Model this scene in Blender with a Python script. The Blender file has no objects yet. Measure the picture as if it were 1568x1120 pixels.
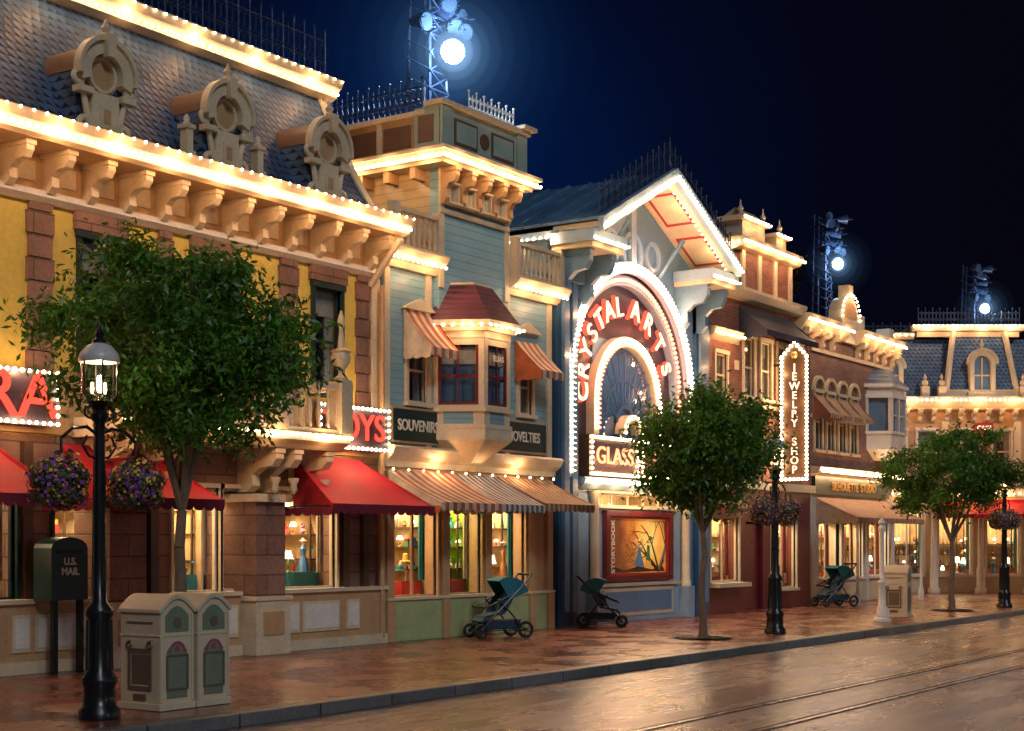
import bpy, math, random
from mathutils import Vector, Matrix
random.seed(7)
R=random.random
def U(a,b): return a+(b-a)*random.random()
sc=bpy.context.scene
COL=bpy.context.collection
WARM=(1,.52,.235)
# ------------------------------------------------------------------ materials
def nt(name):
    m=bpy.data.materials.new(name); m.use_nodes=True; t=m.node_tree
    b=t.nodes['Principled BSDF']; return m,t,b
def lk(t,a,b): t.links.new(a,b)
def coords(t):
    n=t.nodes.new('ShaderNodeTexCoord'); return n.outputs['Object']
def noise(t,co,scale,detail=4,rough=.6):
    n=t.nodes.new('ShaderNodeTexNoise'); n.inputs['Scale'].default_value=scale; n.inputs['Detail'].default_value=detail
    n.inputs['Roughness'].default_value=rough; lk(t,co,n.inputs['Vector']); return n.outputs['Fac']
def ramp(t,fac,stops):
    n=t.nodes.new('ShaderNodeValToRGB'); e=n.color_ramp.elements
    while len(e)<len(stops): e.new(.5)
    for i,(p,c) in enumerate(stops):
        e[i].position=p; e[i].color=(*c,1) if len(c)==3 else c
    lk(t,fac,n.inputs[0]); return n.outputs[0]
def math_(t,op,a,b=None,c=None):
    n=t.nodes.new('ShaderNodeMath'); n.operation=op
    for i,v in enumerate((a,b,c)):
        if v is None: continue
        if isinstance(v,(int,float)): n.inputs[i].default_value=v
        else: lk(t,v,n.inputs[i])
    return n.outputs[0]
def mixc(t,f,a,b,mode='MIX'):
    n=t.nodes.new('ShaderNodeMix'); n.data_type='RGBA'; n.blend_type=mode
    for s,v in ((0,f),(6,a),(7,b)):
        if isinstance(v,(int,float)): n.inputs[s].default_value=v
        elif isinstance(v,tuple): n.inputs[s].default_value=(*v,1)
        else: lk(t,v,n.inputs[s])
    return n.outputs[2]
def bump(t,b,h,strength=.3,dist=.01):
    n=t.nodes.new('ShaderNodeBump'); n.inputs['Strength'].default_value=strength; n.inputs['Distance'].default_value=dist
    lk(t,h,n.inputs['Height']); lk(t,n.outputs[0],b.inputs['Normal'])
def dk(c,k): return tuple(x*k for x in c)
def M(name,c,rough=.55,var=.7,scale=3,bp=.15,metal=0,spec=.5):
    m,t,b=nt(name); co=coords(t)
    n1=noise(t,co,scale,3); n2=noise(t,co,scale*9,1)
    col=ramp(t,n1,[(.3,dk(c,var)),(.65,c)])
    col=mixc(t,.35,col,ramp(t,n2,[(.35,dk(c,.75)),(.7,dk(c,1.1))]))
    lk(t,col,b.inputs['Base Color']); b.inputs['Metallic'].default_value=metal
    r=ramp(t,n1,[(.2,(rough-.1,)*3),(.8,(rough+.12,)*3)]); lk(t,r,b.inputs['Roughness'])
    b.inputs['Specular IOR Level'].default_value=spec
    if bp>.12: bump(t,b,n2,bp,.006)
    return m
def EM(name,c,s,sample=False):
    m=bpy.data.materials.new(name); m.use_nodes=True; t=m.node_tree; t.nodes.clear()
    e=t.nodes.new('ShaderNodeEmission'); e.inputs[0].default_value=(*c,1); e.inputs[1].default_value=s
    o=t.nodes.new('ShaderNodeOutputMaterial'); lk(t,e.outputs[0],o.inputs[0])
    if not sample: m.cycles.emission_sampling='NONE'
    return m
def clap(name,c,h=.125):
    m,t,b=nt(name); co=coords(t); s=t.nodes.new('ShaderNodeSeparateXYZ'); lk(t,co,s.inputs[0])
    fr=math_(t,'FRACT',math_(t,'DIVIDE',s.outputs[2],h))
    n1=noise(t,co,2.5,4)
    st=t.nodes.new('ShaderNodeMapping'); st.inputs['Scale'].default_value=(1.5,1.5,40); lk(t,co,st.inputs[0])
    n3=noise(t,st.outputs[0],3,2)
    col=ramp(t,n1,[(.3,dk(c,.72)),(.7,c)])
    col=mixc(t,.4,col,ramp(t,n3,[(.3,dk(c,.7)),(.7,dk(c,1.1))]))
    edge=ramp(t,fr,[(0,(.35,)*3),(.1,(1,)*3)])
    col=mixc(t,1.0,col,edge,'MULTIPLY')
    lk(t,col,b.inputs['Base Color']); b.inputs['Roughness'].default_value=.38
    bump(t,b,math_(t,'SUBTRACT',1.0,fr),1.0,.02)
    return m
def brick(name,c1,c2,mo,w=.22,h=.075,ms=.008,mode='wall',rough=.75,wet=False,dist=.008,offs=.5):
    m,t,b=nt(name); co=coords(t); s=t.nodes.new('ShaderNodeSeparateXYZ'); lk(t,co,s.inputs[0])
    cb=t.nodes.new('ShaderNodeCombineXYZ')
    if mode=='wall':
        lk(t,math_(t,'ADD',s.outputs[0],s.outputs[1]),cb.inputs[0]); lk(t,s.outputs[2],cb.inputs[1])
    else:
        lk(t,s.outputs[0],cb.inputs[0]); lk(t,s.outputs[1],cb.inputs[1])
    k=t.nodes.new('ShaderNodeTexBrick'); lk(t,cb.outputs[0],k.inputs['Vector'])
    k.inputs['Scale'].default_value=1; k.inputs['Brick Width'].default_value=w; k.inputs['Row Height'].default_value=h
    k.inputs['Mortar Size'].default_value=ms; k.inputs['Mortar Smooth'].default_value=.3; k.offset=offs
    k.inputs['Color1'].default_value=(*c1,1); k.inputs['Color2'].default_value=(*c2,1); k.inputs['Mortar'].default_value=(*mo,1)
    n1=noise(t,co,1.1,4); n2=noise(t,co,30,2)
    col=mixc(t,1.0,k.outputs['Color'],ramp(t,n1,[(.3,(.55,)*3),(.7,(1.1,)*3)]),'MULTIPLY')
    col=mixc(t,.5,col,mixc(t,1.0,col,ramp(t,n2,[(.3,(.5,)*3),(.7,(1.3,)*3)]),'MULTIPLY'))
    lk(t,col,b.inputs['Base Color'])
    if wet:
        lk(t,ramp(t,n1,[(.35,(.15,)*3),(.65,(.40,)*3)]),b.inputs['Roughness']); b.inputs['Specular IOR Level'].default_value=.8
    else: b.inputs['Roughness'].default_value=rough
    hh=math_(t,'ADD',math_(t,'MULTIPLY',k.outputs['Fac'],-1.0),math_(t,'MULTIPLY',n2,.5))
    bump(t,b,hh,.7,dist)
    return m
def scales(name,c1,c2,w=.19,h=.15,rough=.5):
    m,t,b=nt(name); co=coords(t); s=t.nodes.new('ShaderNodeSeparateXYZ'); lk(t,co,s.inputs[0])
    zr=math_(t,'DIVIDE',s.outputs[2],h); row=math_(t,'FLOOR',zr); fz=math_(t,'SUBTRACT',zr,row)
    off=math_(t,'MULTIPLY',math_(t,'MODULO',row,2.0),.5)
    xr=math_(t,'ADD',math_(t,'DIVIDE',math_(t,'ADD',s.outputs[0],math_(t,'MULTIPLY',s.outputs[1],.6)),w),off); cell=math_(t,'FLOOR',xr); fx=math_(t,'SUBTRACT',math_(t,'SUBTRACT',xr,cell),.5)
    curve=math_(t,'MULTIPLY',math_(t,'MULTIPLY',fx,fx),2.2)
    d=math_(t,'SUBTRACT',fz,curve)
    cb=t.nodes.new('ShaderNodeCombineXYZ'); lk(t,cell,cb.inputs[0]); lk(t,row,cb.inputs[1])
    wn=t.nodes.new('ShaderNodeTexWhiteNoise'); lk(t,cb.outputs[0],wn.inputs['Vector'])
    col=mixc(t,wn.outputs['Value'],c1,c2)
    n1=noise(t,co,1.3,4); col=mixc(t,1.0,col,ramp(t,n1,[(.3,(.6,)*3),(.7,(1.15,)*3)]),'MULTIPLY')
    col=mixc(t,1.0,col,ramp(t,d,[(-0.0,(.12,)*3),(.12,(1,)*3)]),'MULTIPLY')
    lk(t,col,b.inputs['Base Color']); b.inputs['Roughness'].default_value=rough
    bump(t,b,math_(t,'SUBTRACT',1.0,math_(t,'ABSOLUTE',d)),.7,.02); return m
def stripes(name,a,c,w=.3,ax=0,third=None):
    m,t,b=nt(name); co=coords(t); s=t.nodes.new('ShaderNodeSeparateXYZ'); lk(t,co,s.inputs[0])
    fr=math_(t,'FRACT',math_(t,'DIVIDE',s.outputs[ax],w))
    r=t.nodes.new('ShaderNodeValToRGB'); r.color_ramp.interpolation='CONSTANT'; e=r.color_ramp.elements
    e[0].color=(*a,1); e[1].position=.5; e[1].color=(*c,1)
    lk(t,fr,r.inputs[0]); n=noise(t,co,4,3)
    col=mixc(t,1.0,r.outputs[0],ramp(t,n,[(.3,(.65,)*3),(.7,(1.05,)*3)]),'MULTIPLY')
    lk(t,col,b.inputs['Base Color']); b.inputs['Roughness'].default_value=.8
    bump(t,b,n,.5,.05)
    return m
def glassm(name,mixf=.12,tint=(1,1,1)):
    m=bpy.data.materials.new(name); m.use_nodes=True; t=m.node_tree; t.nodes.clear()
    tr=t.nodes.new('ShaderNodeBsdfTransparent'); tr.inputs[0].default_value=(*tint,1)
    g=t.nodes.new('ShaderNodeBsdfGlossy'); g.inputs['Roughness'].default_value=.04
    f=t.nodes.new('ShaderNodeLayerWeight'); f.inputs[0].default_value=.5
    a=math_(t,'ADD',math_(t,'MULTIPLY',math_(t,'POWER',f.outputs['Facing'],4.0),.6),mixf)
    x=t.nodes.new('ShaderNodeMixShader'); lk(t,a,x.inputs[0]); lk(t,tr.outputs[0],x.inputs[1]); lk(t,g.outputs[0],x.inputs[2])
    o=t.nodes.new('ShaderNodeOutputMaterial'); lk(t,x.outputs[0],o.inputs[0]); return m
def leafm(name,c1,c2,c3):
    m,t,b=nt(name); co=coords(t)
    n=noise(t,co,1.6,2); n2=noise(t,co,25,1)
    col=ramp(t,n,[(.3,c1),(.5,c2),(.68,c3)])
    col=mixc(t,1.0,col,ramp(t,n2,[(.3,(.5,)*3),(.7,(1.35,)*3)]),'MULTIPLY')
    lk(t,col,b.inputs['Base Color']); b.inputs['Roughness'].default_value=.4
    tl=t.nodes.new('ShaderNodeBsdfTranslucent'); lk(t,col,tl.inputs[0])
    x=t.nodes.new('ShaderNodeMixShader'); x.inputs[0].default_value=.35
    lk(t,b.outputs[0],x.inputs[1]); lk(t,tl.outputs[0],x.inputs[2]); lk(t,x.outputs[0],t.nodes['Material Output'].inputs[0])
    return m

yellow=M('yellow_stucco',(.74,.53,.10),.7,.75,1.5)
cream=M('cream_paint',(.70,.57,.38),.45,.75,2.5,.08)
white=M('white_paint',(.76,.72,.64),.45,.8,2.5,.08)
tan=M('tan_paint',(.54,.33,.16),.5,.72,2.5,.08)
brownpanel=M('brown_panel',(.19,.085,.045),.45,.7,3)
stone=brick('brown_stone',(.32,.17,.12),(.26,.13,.09),(.12,.07,.05),.9,.30,.012)
slate=scales('slate_scales',(.030,.072,.16),(.06,.13,.25),.15,.125)
maroonsh=scales('maroon_shingle',(.20,.03,.065),(.13,.02,.045),.13,.10)
bluecl=clap('blue_clapboard',(.22,.38,.44))
towercl=clap('pale_blue_clapboard',(.25,.46,.54),.15)
tancl=clap('tan_clapboard',(.52,.40,.22),.17)
greytrim=M('grey_green_trim',(.38,.47,.38),.45,.75)
palegreen=M('pale_green_panel',(.40,.48,.22),.5,.75)
bluegrey=M('slate_blue_paint',(.13,.26,.40),.4,.65,2)
darkblue=M('dark_blue_paint',(.035,.10,.20),.35,.65,2)
lightblue=M('light_blue_grey',(.31,.44,.56),.45,.72,2)
metalroof=brick('metal_roof',(.08,.19,.34),(.11,.24,.40),(.05,.08,.12),.45,6,.02,rough=.35)
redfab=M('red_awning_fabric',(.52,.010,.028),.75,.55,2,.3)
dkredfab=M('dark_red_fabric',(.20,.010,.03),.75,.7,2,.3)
darkfab=M('dark_awning_fabric',(.03,.035,.06),.7,.7,2)
str1=stripes('orange_stripe_fabric',(.64,.54,.42),(.46,.12,.04),.22)
str2=stripes('grey_stripe_fabric',(.58,.54,.48),(.14,.13,.14),.16)
str3=stripes('brown_stripe_fabric',(.52,.34,.18),(.25,.11,.06),.16)
str4=stripes('small_stripe_fabric',(.58,.44,.30),(.32,.12,.07),.14)
darkwood=M('dark_wood',(.10,.055,.03),.4,.6,4)
maroon=M('maroon_paint',(.15,.02,.025),.35,.7,3)
redpaint=M('red_paint',(.42,.03,.02),.4,.7,3)
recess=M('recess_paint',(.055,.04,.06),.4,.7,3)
darkgreen=M('dark_green_sign',(.012,.035,.032),.35,.7,3)
black=M('black_iron',(.014,.015,.015),.3,.7,6,.05,.3)
iron=M('blue_black_iron',(.022,.042,.10),.4,.7,6)
redbrick=brick('red_brick',(.40,.12,.065),(.27,.075,.045),(.28,.21,.17))
tanbrick=brick('tan_brick',(.31,.15,.12),(.21,.105,.09),(.26,.19,.16))
paver=brick('brick_paver',(.32,.095,.05),(.21,.065,.04),(.04,.025,.02),.21,.105,.006,'flat',wet=True,dist=.004)
kerbm=brick('kerb_stone',(.19,.18,.17),(.14,.14,.135),(.03,.03,.03),1.2,.6,.015,'flat',rough=.35)
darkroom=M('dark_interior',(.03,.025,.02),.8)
curtain=M('curtain_cloth',(.55,.45,.32),.9,.6,6)
warmwall=stripes('interior_warm_wall',(.75,.58,.34),(.68,.46,.22),.14)
greenwall=M('interior_green_wall',(.30,.52,.015),.7,.6,1.5)
woodfloor=M('interior_wood',(.30,.16,.07),.5,.6,3)
gold=M('gold_trim',(.60,.36,.10),.35,.7,3,.05,.4)
glass=glassm('shop_glass',.04)
dglass=glassm('upper_window_glass',.14,(.75,.85,.95))
lampglass=glassm('lantern_glass',.03)
bulbm=EM('warm_bulb',(1,.72,.42),24)
bulbr=EM('red_bulb',(1,.18,.08),11)
pend=EM('pendant_glow',(1,.75,.42),7)
lettr=EM('red_letter_glow',(1,.06,.035),2.4)
lettm=EM('letter_glow',(1,.32,.14),3)
lettw=EM('white_letter_glow',(1,.62,.40),2.4)
signtext=M('cream_lettering',(.8,.75,.6),.5,.9)
bark=M('bark',(.19,.13,.085),.85,.5,12,.6)
leaf=leafm('leaf_foliage',(.035,.10,.012),(.08,.22,.02),(.12,.33,.035))
silhouette_leaf=leafm('silhouette_foliage',(.003,.008,.002),(.006,.014,.004),(.01,.02,.006))  # near-black copy of the leaf material; night silhouette put into the colour
# ------------------------------------------------------------------ geometry
ICO=None
def ico():
    global ICO
    if ICO: return ICO
    p=(1+5**.5)/2; v=[(-1,p,0),(1,p,0),(-1,-p,0),(1,-p,0),(0,-1,p),(0,1,p),(0,-1,-p),(0,1,-p),(p,0,-1),(p,0,1),(-p,0,-1),(-p,0,1)]
    n=(1+p*p)**.5; v=[(a/n,b/n,c/n) for a,b,c in v]
    f=[(0,11,5),(0,5,1),(0,1,7),(0,7,10),(0,10,11),(1,5,9),(5,11,4),(11,10,2),(10,7,6),(7,1,8),(3,9,4),(3,4,2),(3,2,6),(3,6,8),(3,8,9),(4,9,5),(2,4,11),(6,2,10),(8,6,7),(9,8,1)]
    ICO=(v,f); return ICO
class G:
    def __init__(s,mat,smooth=False): s.v=[];s.f=[];s.mat=mat;s.smooth=smooth
    def add(s,v,f):
        n=len(s.v); s.v+=v; s.f+=[tuple(i+n for i in q) for q in f]
    def box(s,x0,x1,y0,y1,z0,z1):
        s.add([(x0,y0,z0),(x1,y0,z0),(x1,y1,z0),(x0,y1,z0),(x0,y0,z1),(x1,y0,z1),(x1,y1,z1),(x0,y1,z1)],
              [(0,3,2,1),(4,5,6,7),(0,1,5,4),(1,2,6,5),(2,3,7,6),(3,0,4,7)])
    def wall(s,x0,x1,y0,y1,z0,z1,holes):
        xs=sorted({x0,x1}|{min(max(h[i],x0),x1) for h in holes for i in (0,1)})
        zs=sorted({z0,z1}|{min(max(h[i],z0),z1) for h in holes for i in (2,3)})
        for a,b in zip(xs,xs[1:]):
            for c,d in zip(zs,zs[1:]):
                mx=(a+b)/2;mz=(c+d)/2
                if not any(h[0]<mx<h[1] and h[2]<mz<h[3] for h in holes): s.box(a,b,y0,y1,c,d)
    def px(s,pts,x0,x1):
        n=len(pts); v=[(x0,y,z) for y,z in pts]+[(x1,y,z) for y,z in pts]
        s.add(v,[tuple(range(n)),tuple(range(2*n-1,n-1,-1))]+[(i,i+n,(i+1)%n+n,(i+1)%n) for i in range(n)])
    def py(s,pts,y0,y1):
        n=len(pts); v=[(x,y0,z) for x,z in pts]+[(x,y1,z) for x,z in pts]
        s.add(v,[tuple(range(n)),tuple(range(2*n-1,n-1,-1))]+[(i,i+n,(i+1)%n+n,(i+1)%n) for i in range(n)])
    def pz(s,pts,z0,z1):
        n=len(pts); v=[(x,y,z0) for x,y in pts]+[(x,y,z1) for x,y in pts]
        s.add(v,[tuple(range(n)),tuple(range(2*n-1,n-1,-1))]+[(i,i+n,(i+1)%n+n,(i+1)%n) for i in range(n)])
    def loft(s,a,b):
        n=len(a); s.add(list(a)+list(b),[tuple(range(n)),tuple(range(2*n-1,n-1,-1))]+[(i,i+n,(i+1)%n+n,(i+1)%n) for i in range(n)])
    def ring(s,cx,cz,r0,r1,a0,a1,y0,y1,n=28):
        P=[]
        for i in range(n+1):
            a=math.radians(a0+(a1-a0)*i/n); P.append((math.cos(a),math.sin(a)))
        for (c0,s0),(c1,s1) in zip(P,P[1:]):
            s.py([(cx+r0*c0,cz+r0*s0),(cx+r1*c0,cz+r1*s0),(cx+r1*c1,cz+r1*s1),(cx+r0*c1,cz+r0*s1)],y0,y1)
    def disc(s,cx,cz,r,y0,y1,n=24,a0=0,a1=360):
        k=n if a1-a0>=360 else n+1
        s.py([(cx+r*math.cos(math.radians(a0+(a1-a0)*i/n)),cz+r*math.sin(math.radians(a0+(a1-a0)*i/n))) for i in range(k)],y0,y1)
    def lathe(s,prof,cx=0,cy=0,n=14,z0=0):
        v=[];f=[]
        for r,z in prof:
            for i in range(n):
                a=2*math.pi*i/n; v.append((cx+r*math.cos(a),cy+r*math.sin(a),z+z0))
        for j in range(len(prof)-1):
            for i in range(n):
                k=(i+1)%n; f.append((j*n+i,j*n+k,(j+1)*n+k,(j+1)*n+i))
        f.append(tuple(range(n-1,-1,-1))); f.append(tuple(range((len(prof)-1)*n,len(prof)*n)))
        s.add(v,f)
    def tube(s,p0,p1,r0,r1=None,n=7):
        if r1 is None: r1=r0
        p0=Vector(p0);p1=Vector(p1);d=(p1-p0)
        if d.length<1e-5: return
        d.normalize(); a=d.orthogonal().normalized(); b=d.cross(a); v=[]
        for p,r in ((p0,r0),(p1,r1)):
            for i in range(n):
                t=2*math.pi*i/n; q=p+a*(r*math.cos(t))+b*(r*math.sin(t)); v.append(tuple(q))
        s.add(v,[tuple(range(n-1,-1,-1)),tuple(range(n,2*n))]+[(i,(i+1)%n,(i+1)%n+n,i+n) for i in range(n)])
    def path(s,pts,r,n=6):
        for a,b in zip(pts,pts[1:]): s.tube(a,b,r,r,n)
    def ball(s,c,r,sz=1):
        v,f=ico(); s.add([(c[0]+a*r,c[1]+b*r,c[2]+d*r*sz) for a,b,d in v],f)
    def torus(s,c,r,t,axis='y',n=20,m=6):
        v=[];f=[]
        for i in range(n):
            a=2*math.pi*i/n
            for j in range(m):
                b=2*math.pi*j/m; q=r+t*math.cos(b); h=t*math.sin(b)
                if axis=='y': v.append((c[0]+q*math.cos(a),c[1]+h,c[2]+q*math.sin(a)))
                elif axis=='x': v.append((c[0]+h,c[1]+q*math.cos(a),c[2]+q*math.sin(a)))
                else: v.append((c[0]+q*math.cos(a),c[1]+q*math.sin(a),c[2]+h))
        for i in range(n):
            for j in range(m):
                f.append((i*m+j,((i+1)%n)*m+j,((i+1)%n)*m+(j+1)%m,i*m+(j+1)%m))
        s.add(v,f)
class O:
    def __init__(s,name,loc=(0,0,0),rot=0,local=False):
        s.e=bpy.data.objects.new(name,None); COL.objects.link(s.e); s.e.location=loc; s.e.rotation_euler=(0,0,rot)
        s.e.empty_display_size=.3; s.p={}; s.off=(0,0,0) if local else tuple(-a for a in loc); s.kids=[]
    def g(s,name,mat,smooth=False):
        if name not in s.p: s.p[name]=G(mat,smooth)
        return s.p[name]
    def child(s,ob): 
        ob.parent=s.e; ob.location=Vector(ob.location)+Vector(s.off); s.kids.append(ob)
    def done(s):
        for k,g in s.p.items():
            if not g.v: continue
            me=bpy.data.meshes.new(k); me.from_pydata(g.v,[],g.f); me.materials.append(g.mat)
            if g.smooth: me.polygons.foreach_set('use_smooth',[True]*len(me.polygons))
            ob=bpy.data.objects.new(k,me); COL.objects.link(ob); s.child(ob)
            if g.smooth:
                try: me.set_sharp_from_angle(angle=math.radians(50))
                except Exception: pass
        return s
    def light(s,loc,e,c=WARM,r=.035,name='bulb_light'):
        l=bpy.data.lights.new(name,'POINT'); l.energy=e*(1.2 if name=='bulb_light' else 1); l.color=c; l.shadow_soft_size=r
        ob=bpy.data.objects.new(name,l); ob.location=loc; COL.objects.link(ob); s.child(ob)
    def area(s,loc,e,sx,sy,c=(1,.72,.42),rot=(0,0,0),name='ceiling_light'):
        l=bpy.data.lights.new(name,'AREA'); l.shape='RECTANGLE'; l.size=sx; l.size_y=sy; l.energy=e; l.color=c
        ob=bpy.data.objects.new(name,l); ob.location=loc; ob.rotation_euler=rot; COL.objects.link(ob); s.child(ob)
    def string(s,p0,p1,sp=.16,r=.03,every=1.1,e=9,c=WARM,off=(0,-.06,-.04),mat=None,part='bulbs'):
        g=s.g(part,mat or bulbm); p0=Vector(p0);p1=Vector(p1);L=(p1-p0).length;n=max(1,int(L/sp))
        for i in range(n+1):
            q=p0.lerp(p1,i/n); g.ball(tuple(q),r*U(.9,1.12))
        if every:
            m=max(1,round(L/every))
            for i in range(m):
                q=p0.lerp(p1,(i+.5)/m)+Vector(off); s.light(tuple(q),e*L/m,c)
    def text(s,name,body,loc,size,mat,rz=0,ext=.012,rx=90,sx=1,roll=0):
        cu=bpy.data.curves.new(name,'FONT'); cu.body=body; cu.size=size; cu.align_x='CENTER'; cu.align_y='CENTER'; cu.extrude=ext; cu.offset=.004
        tmp=bpy.data.objects.new(name+'_tmp',cu); COL.objects.link(tmp); bpy.context.view_layer.update()
        dg=bpy.context.evaluated_depsgraph_get(); me=bpy.data.meshes.new_from_object(tmp.evaluated_get(dg)); bpy.data.objects.remove(tmp)
        me.materials.clear(); me.materials.append(mat)
        ob=bpy.data.objects.new(name,me); COL.objects.link(ob)
        m=Matrix.Rotation(math.radians(rz),4,'Z')@Matrix.Rotation(math.radians(rx),4,'X')@Matrix.Rotation(math.radians(roll),4,'Z')
        ob.rotation_euler=m.to_euler(); ob.scale=(sx,1,1); ob.location=loc; s.child(ob)
def window(o,x0,x1,z0,z1,y,fr,nx=1,nz=2,gl=None,fw=.07,cur=False,tag='window',trim=True):
    g=o.g(tag+'_frame',fr)
    if trim:
        g.box(x0-fw,x0,y-.05,y+.1,z0,z1); g.box(x1,x1+fw,y-.05,y+.1,z0,z1)
        g.box(x0-fw-.02,x1+fw+.02,y-.07,y+.1,z1,z1+fw*1.3); g.box(x0-fw-.03,x1+fw+.03,y-.1,y+.1,z0-fw,z0)
    t=.022
    for i in range(1,nx): x=x0+(x1-x0)*i/nx; g.box(x-t,x+t,y+.045,y+.085,z0,z1)
    for i in range(1,nz): z=z0+(z1-z0)*i/nz; g.box(x0,x1,y+.04,y+.088,z-t,z+t)
    g.box(x0,x0+.035,y+.035,y+.09,z0,z1); g.box(x1-.035,x1,y+.035,y+.09,z0,z1); g.box(x0+.036,x1-.036,y+.035,y+.09,z0,z0+.04); g.box(x0+.036,x1-.036,y+.035,y+.09,z1-.04,z1)
    yy=y+.063
    o.g(tag+'_glass_'+(gl or dglass).name,gl or dglass).add([(x0,yy,z0),(x1,yy,z0),(x1,yy,z1),(x0,yy,z1)],[(0,1,2,3)])
    if cur:
        c=o.g('curtains',curtain)
        for a,b in ((x0,x0+(x1-x0)*.28),(x1-(x1-x0)*.28,x1)):
            n=6
            for i in range(n):
                c.box(a+(b-a)*i/n,a+(b-a)*(i+1)/n,y+.16+.015*(i%2),y+.2+.015*(i%2),z0,z1)
        c.box(x0,x1,y+.145,y+.158,z1-(z1-z0)*.25,z1)
itemcols=[(.6,.05,.04),(.7,.5,.1),(.75,.7,.6),(.1,.25,.5),(.5,.2,.05),(.1,.3,.1),(.6,.3,.4),(.05,.05,.06),(.8,.75,.65),(.35,.18,.08),(.03,.25,.28),(.25,.03,.03)]
itemm=[M('merchandise_%d'%i,c,.4,.8,8,.05) for i,c in enumerate(itemcols)]
def item(o,tag,x,y,z,h,r):
    m=random.choice(itemm); m2=random.choice(itemm); q=o.g(tag+'_'+m.name,m,False); q2=o.g(tag+'_'+m2.name,m2,False); k=random.randint(0,6)
    if k==0: q.box(x-r,x+r,y-r,y+r,z,z+h*.55); q2.box(x-r*.7,x+r*.7,y-r*.7,y+r*.7,z+h*.55,z+h*.85)
    elif k==1: q.lathe([(r*.6,0),(r,h*.3),(r*.4,h*.7),(r*.6,h*.8)],x,y,9,z)
    elif k==2:
        q.lathe([(r*.7,0),(r*.2,h*.1),(r*.35,h*.3),(r*.12,h*.6)],x,y,8,z); o.g(tag+'_lampshades',pend,True).lathe([(r*1.1,h*.6),(r*.6,h*.95)],x,y,10,z)
    elif k==3:
        q.ball((x,y,z+r),r*1.1); q.ball((x,y,z+r*2.5),r*.8); q.ball((x-r*.6,y,z+r*3.2),r*.35); q.ball((x+r*.6,y,z+r*3.2),r*.35); q2.ball((x,y-r*.8,z+r),r*.5)
    elif k==4:
        q.lathe([(r*1.4,0),(r*1.1,h*.3),(r*.55,h*.6),(r*.85,h*.85),(r*.3,h)],x,y,10,z); q2.lathe([(r*.25,h),(r*.35,h*1.1),(r*.1,h*1.18)],x,y,8,z); q2.lathe([(r*.9,h*1.15),(r*.4,h*1.2),(r*.3,h*1.28)],x,y,9,z)
    elif k==5:
        q2.tube((x,y,z),(x,y,z+h*.7),.01); q.lathe([(r*1.4,h*.7),(r*.7,h*.74),(r*.6,h*.95),(.01,h)],x,y,10,z)
    else:
        q2.lathe([(r*.4,0),(r*.6,h*.3)],x,y,8,z)
        for j in range(7): o.g(tag+'_'+itemm[j%6].name,itemm[j%6]).ball((x+U(-r,r),y+U(-r,r),z+h*.35+U(0,h*.4)),r*.28)
def room(o,x0,x1,y0,y1,z0,z1,wm,e,items=14,ltc=(1,.74,.44),tag='shop'):
    g=o.g(tag+'_wall_'+wm.name,wm); g.box(x0,x1,y1,y1+.05,z0,z1); g.box(x0-.04,x0,y0,y1,z0,z1); g.box(x1,x1+.04,y0,y1,z0,z1)
    o.g(tag+'_ceiling',cream).box(x0,x1,y0,y1,z1,z1+.04); o.g(tag+'_floor',woodfloor).box(x0,x1,y0,y1,z0-.05,z0)
    o.area(((x0+x1)/2,(y0*.6+y1*.4),z1-.03),e*1.9,(x1-x0)*.7,.5,ltc)
    if items<3: return
    H=z1-z0; W=x1-x0; D=y1-y0
    sh=o.g(tag+'_shelves',darkwood)
    for z in (z0+.45,z0+.85,z0+1.2):
        if z<z1-.25:
            sh.box(x0+.03,x1-.03,y1-.3,y1-.02,z,z+.025); sh.box(x1-.22,x1-.01,y0+.15,y1-.31,z,z+.025)
            k=x0+.15
            while k<x1-.25: item(o,tag,k,y1-.17,z+.026,U(.12,.24),U(.035,.06)); k+=U(.13,.26)
            k=y0+.22
            while k<y1-.4: item(o,tag,x1-.12,k,z+.026,U(.12,.24),U(.035,.06)); k+=U(.13,.24)
    for yy in (y0+.15,y1-.33): sh.box(x1-.23,x1-.2,yy,yy+.03,z0,z1-.3)
    for i in range(2): o.g(tag+'_display_risers',random.choice(itemm)).box(x0+.1+W*.5*i,x0+.1+W*.5*i+W*.38,y0+.1,y0+.42,z0+.001,z0+.1+.16*i)
    k=x0+.12
    while k<x1-.12:
        item(o,tag,k,y0+U(.12,.4),z0+(.1 if k<x0+W*.5 else .26),U(.28,.6)*min(1,H/1.6),U(.06,.11)); k+=U(.14,.3)
    for k in range(2):
        xx=x0+W*(.3+.4*k); yy=y0+.5; o.g(tag+'_pendant_rods',black).tube((xx,yy,z1-.22),(xx,yy,z1),.008); o.g(tag+'_pendants',pend,True).lathe([(.02,.14),(.08,.08),(.09,.02),(.04,0)],xx,yy,10,z1-.34)
    dr=o.g(tag+'_drapes',random.choice((itemm[0],itemm[11],curtain,itemm[10],curtain)))
    for i in range(4): dr.box(x0+.04+i*.035,x0+.07+i*.035,y0+.02+.02*(i%2),y0+.05+.02*(i%2),z0+H*.15,z1); dr.box(x1-.07-i*.035,x1-.04-i*.035,y0+.02+.02*(i%2),y0+.05+.02*(i%2),z0+H*.15,z1)
    n=int(W/.1)
    for i in range(n):
        a=x0+W*i/n; b=x0+W*(i+1)/n; dr.box(a,b,y0+.02+.012*(i%2),y0+.04+.012*(i%2),z1-.22-.05*math.sin(math.pi*((i*.25)%1)),z1)
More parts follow.
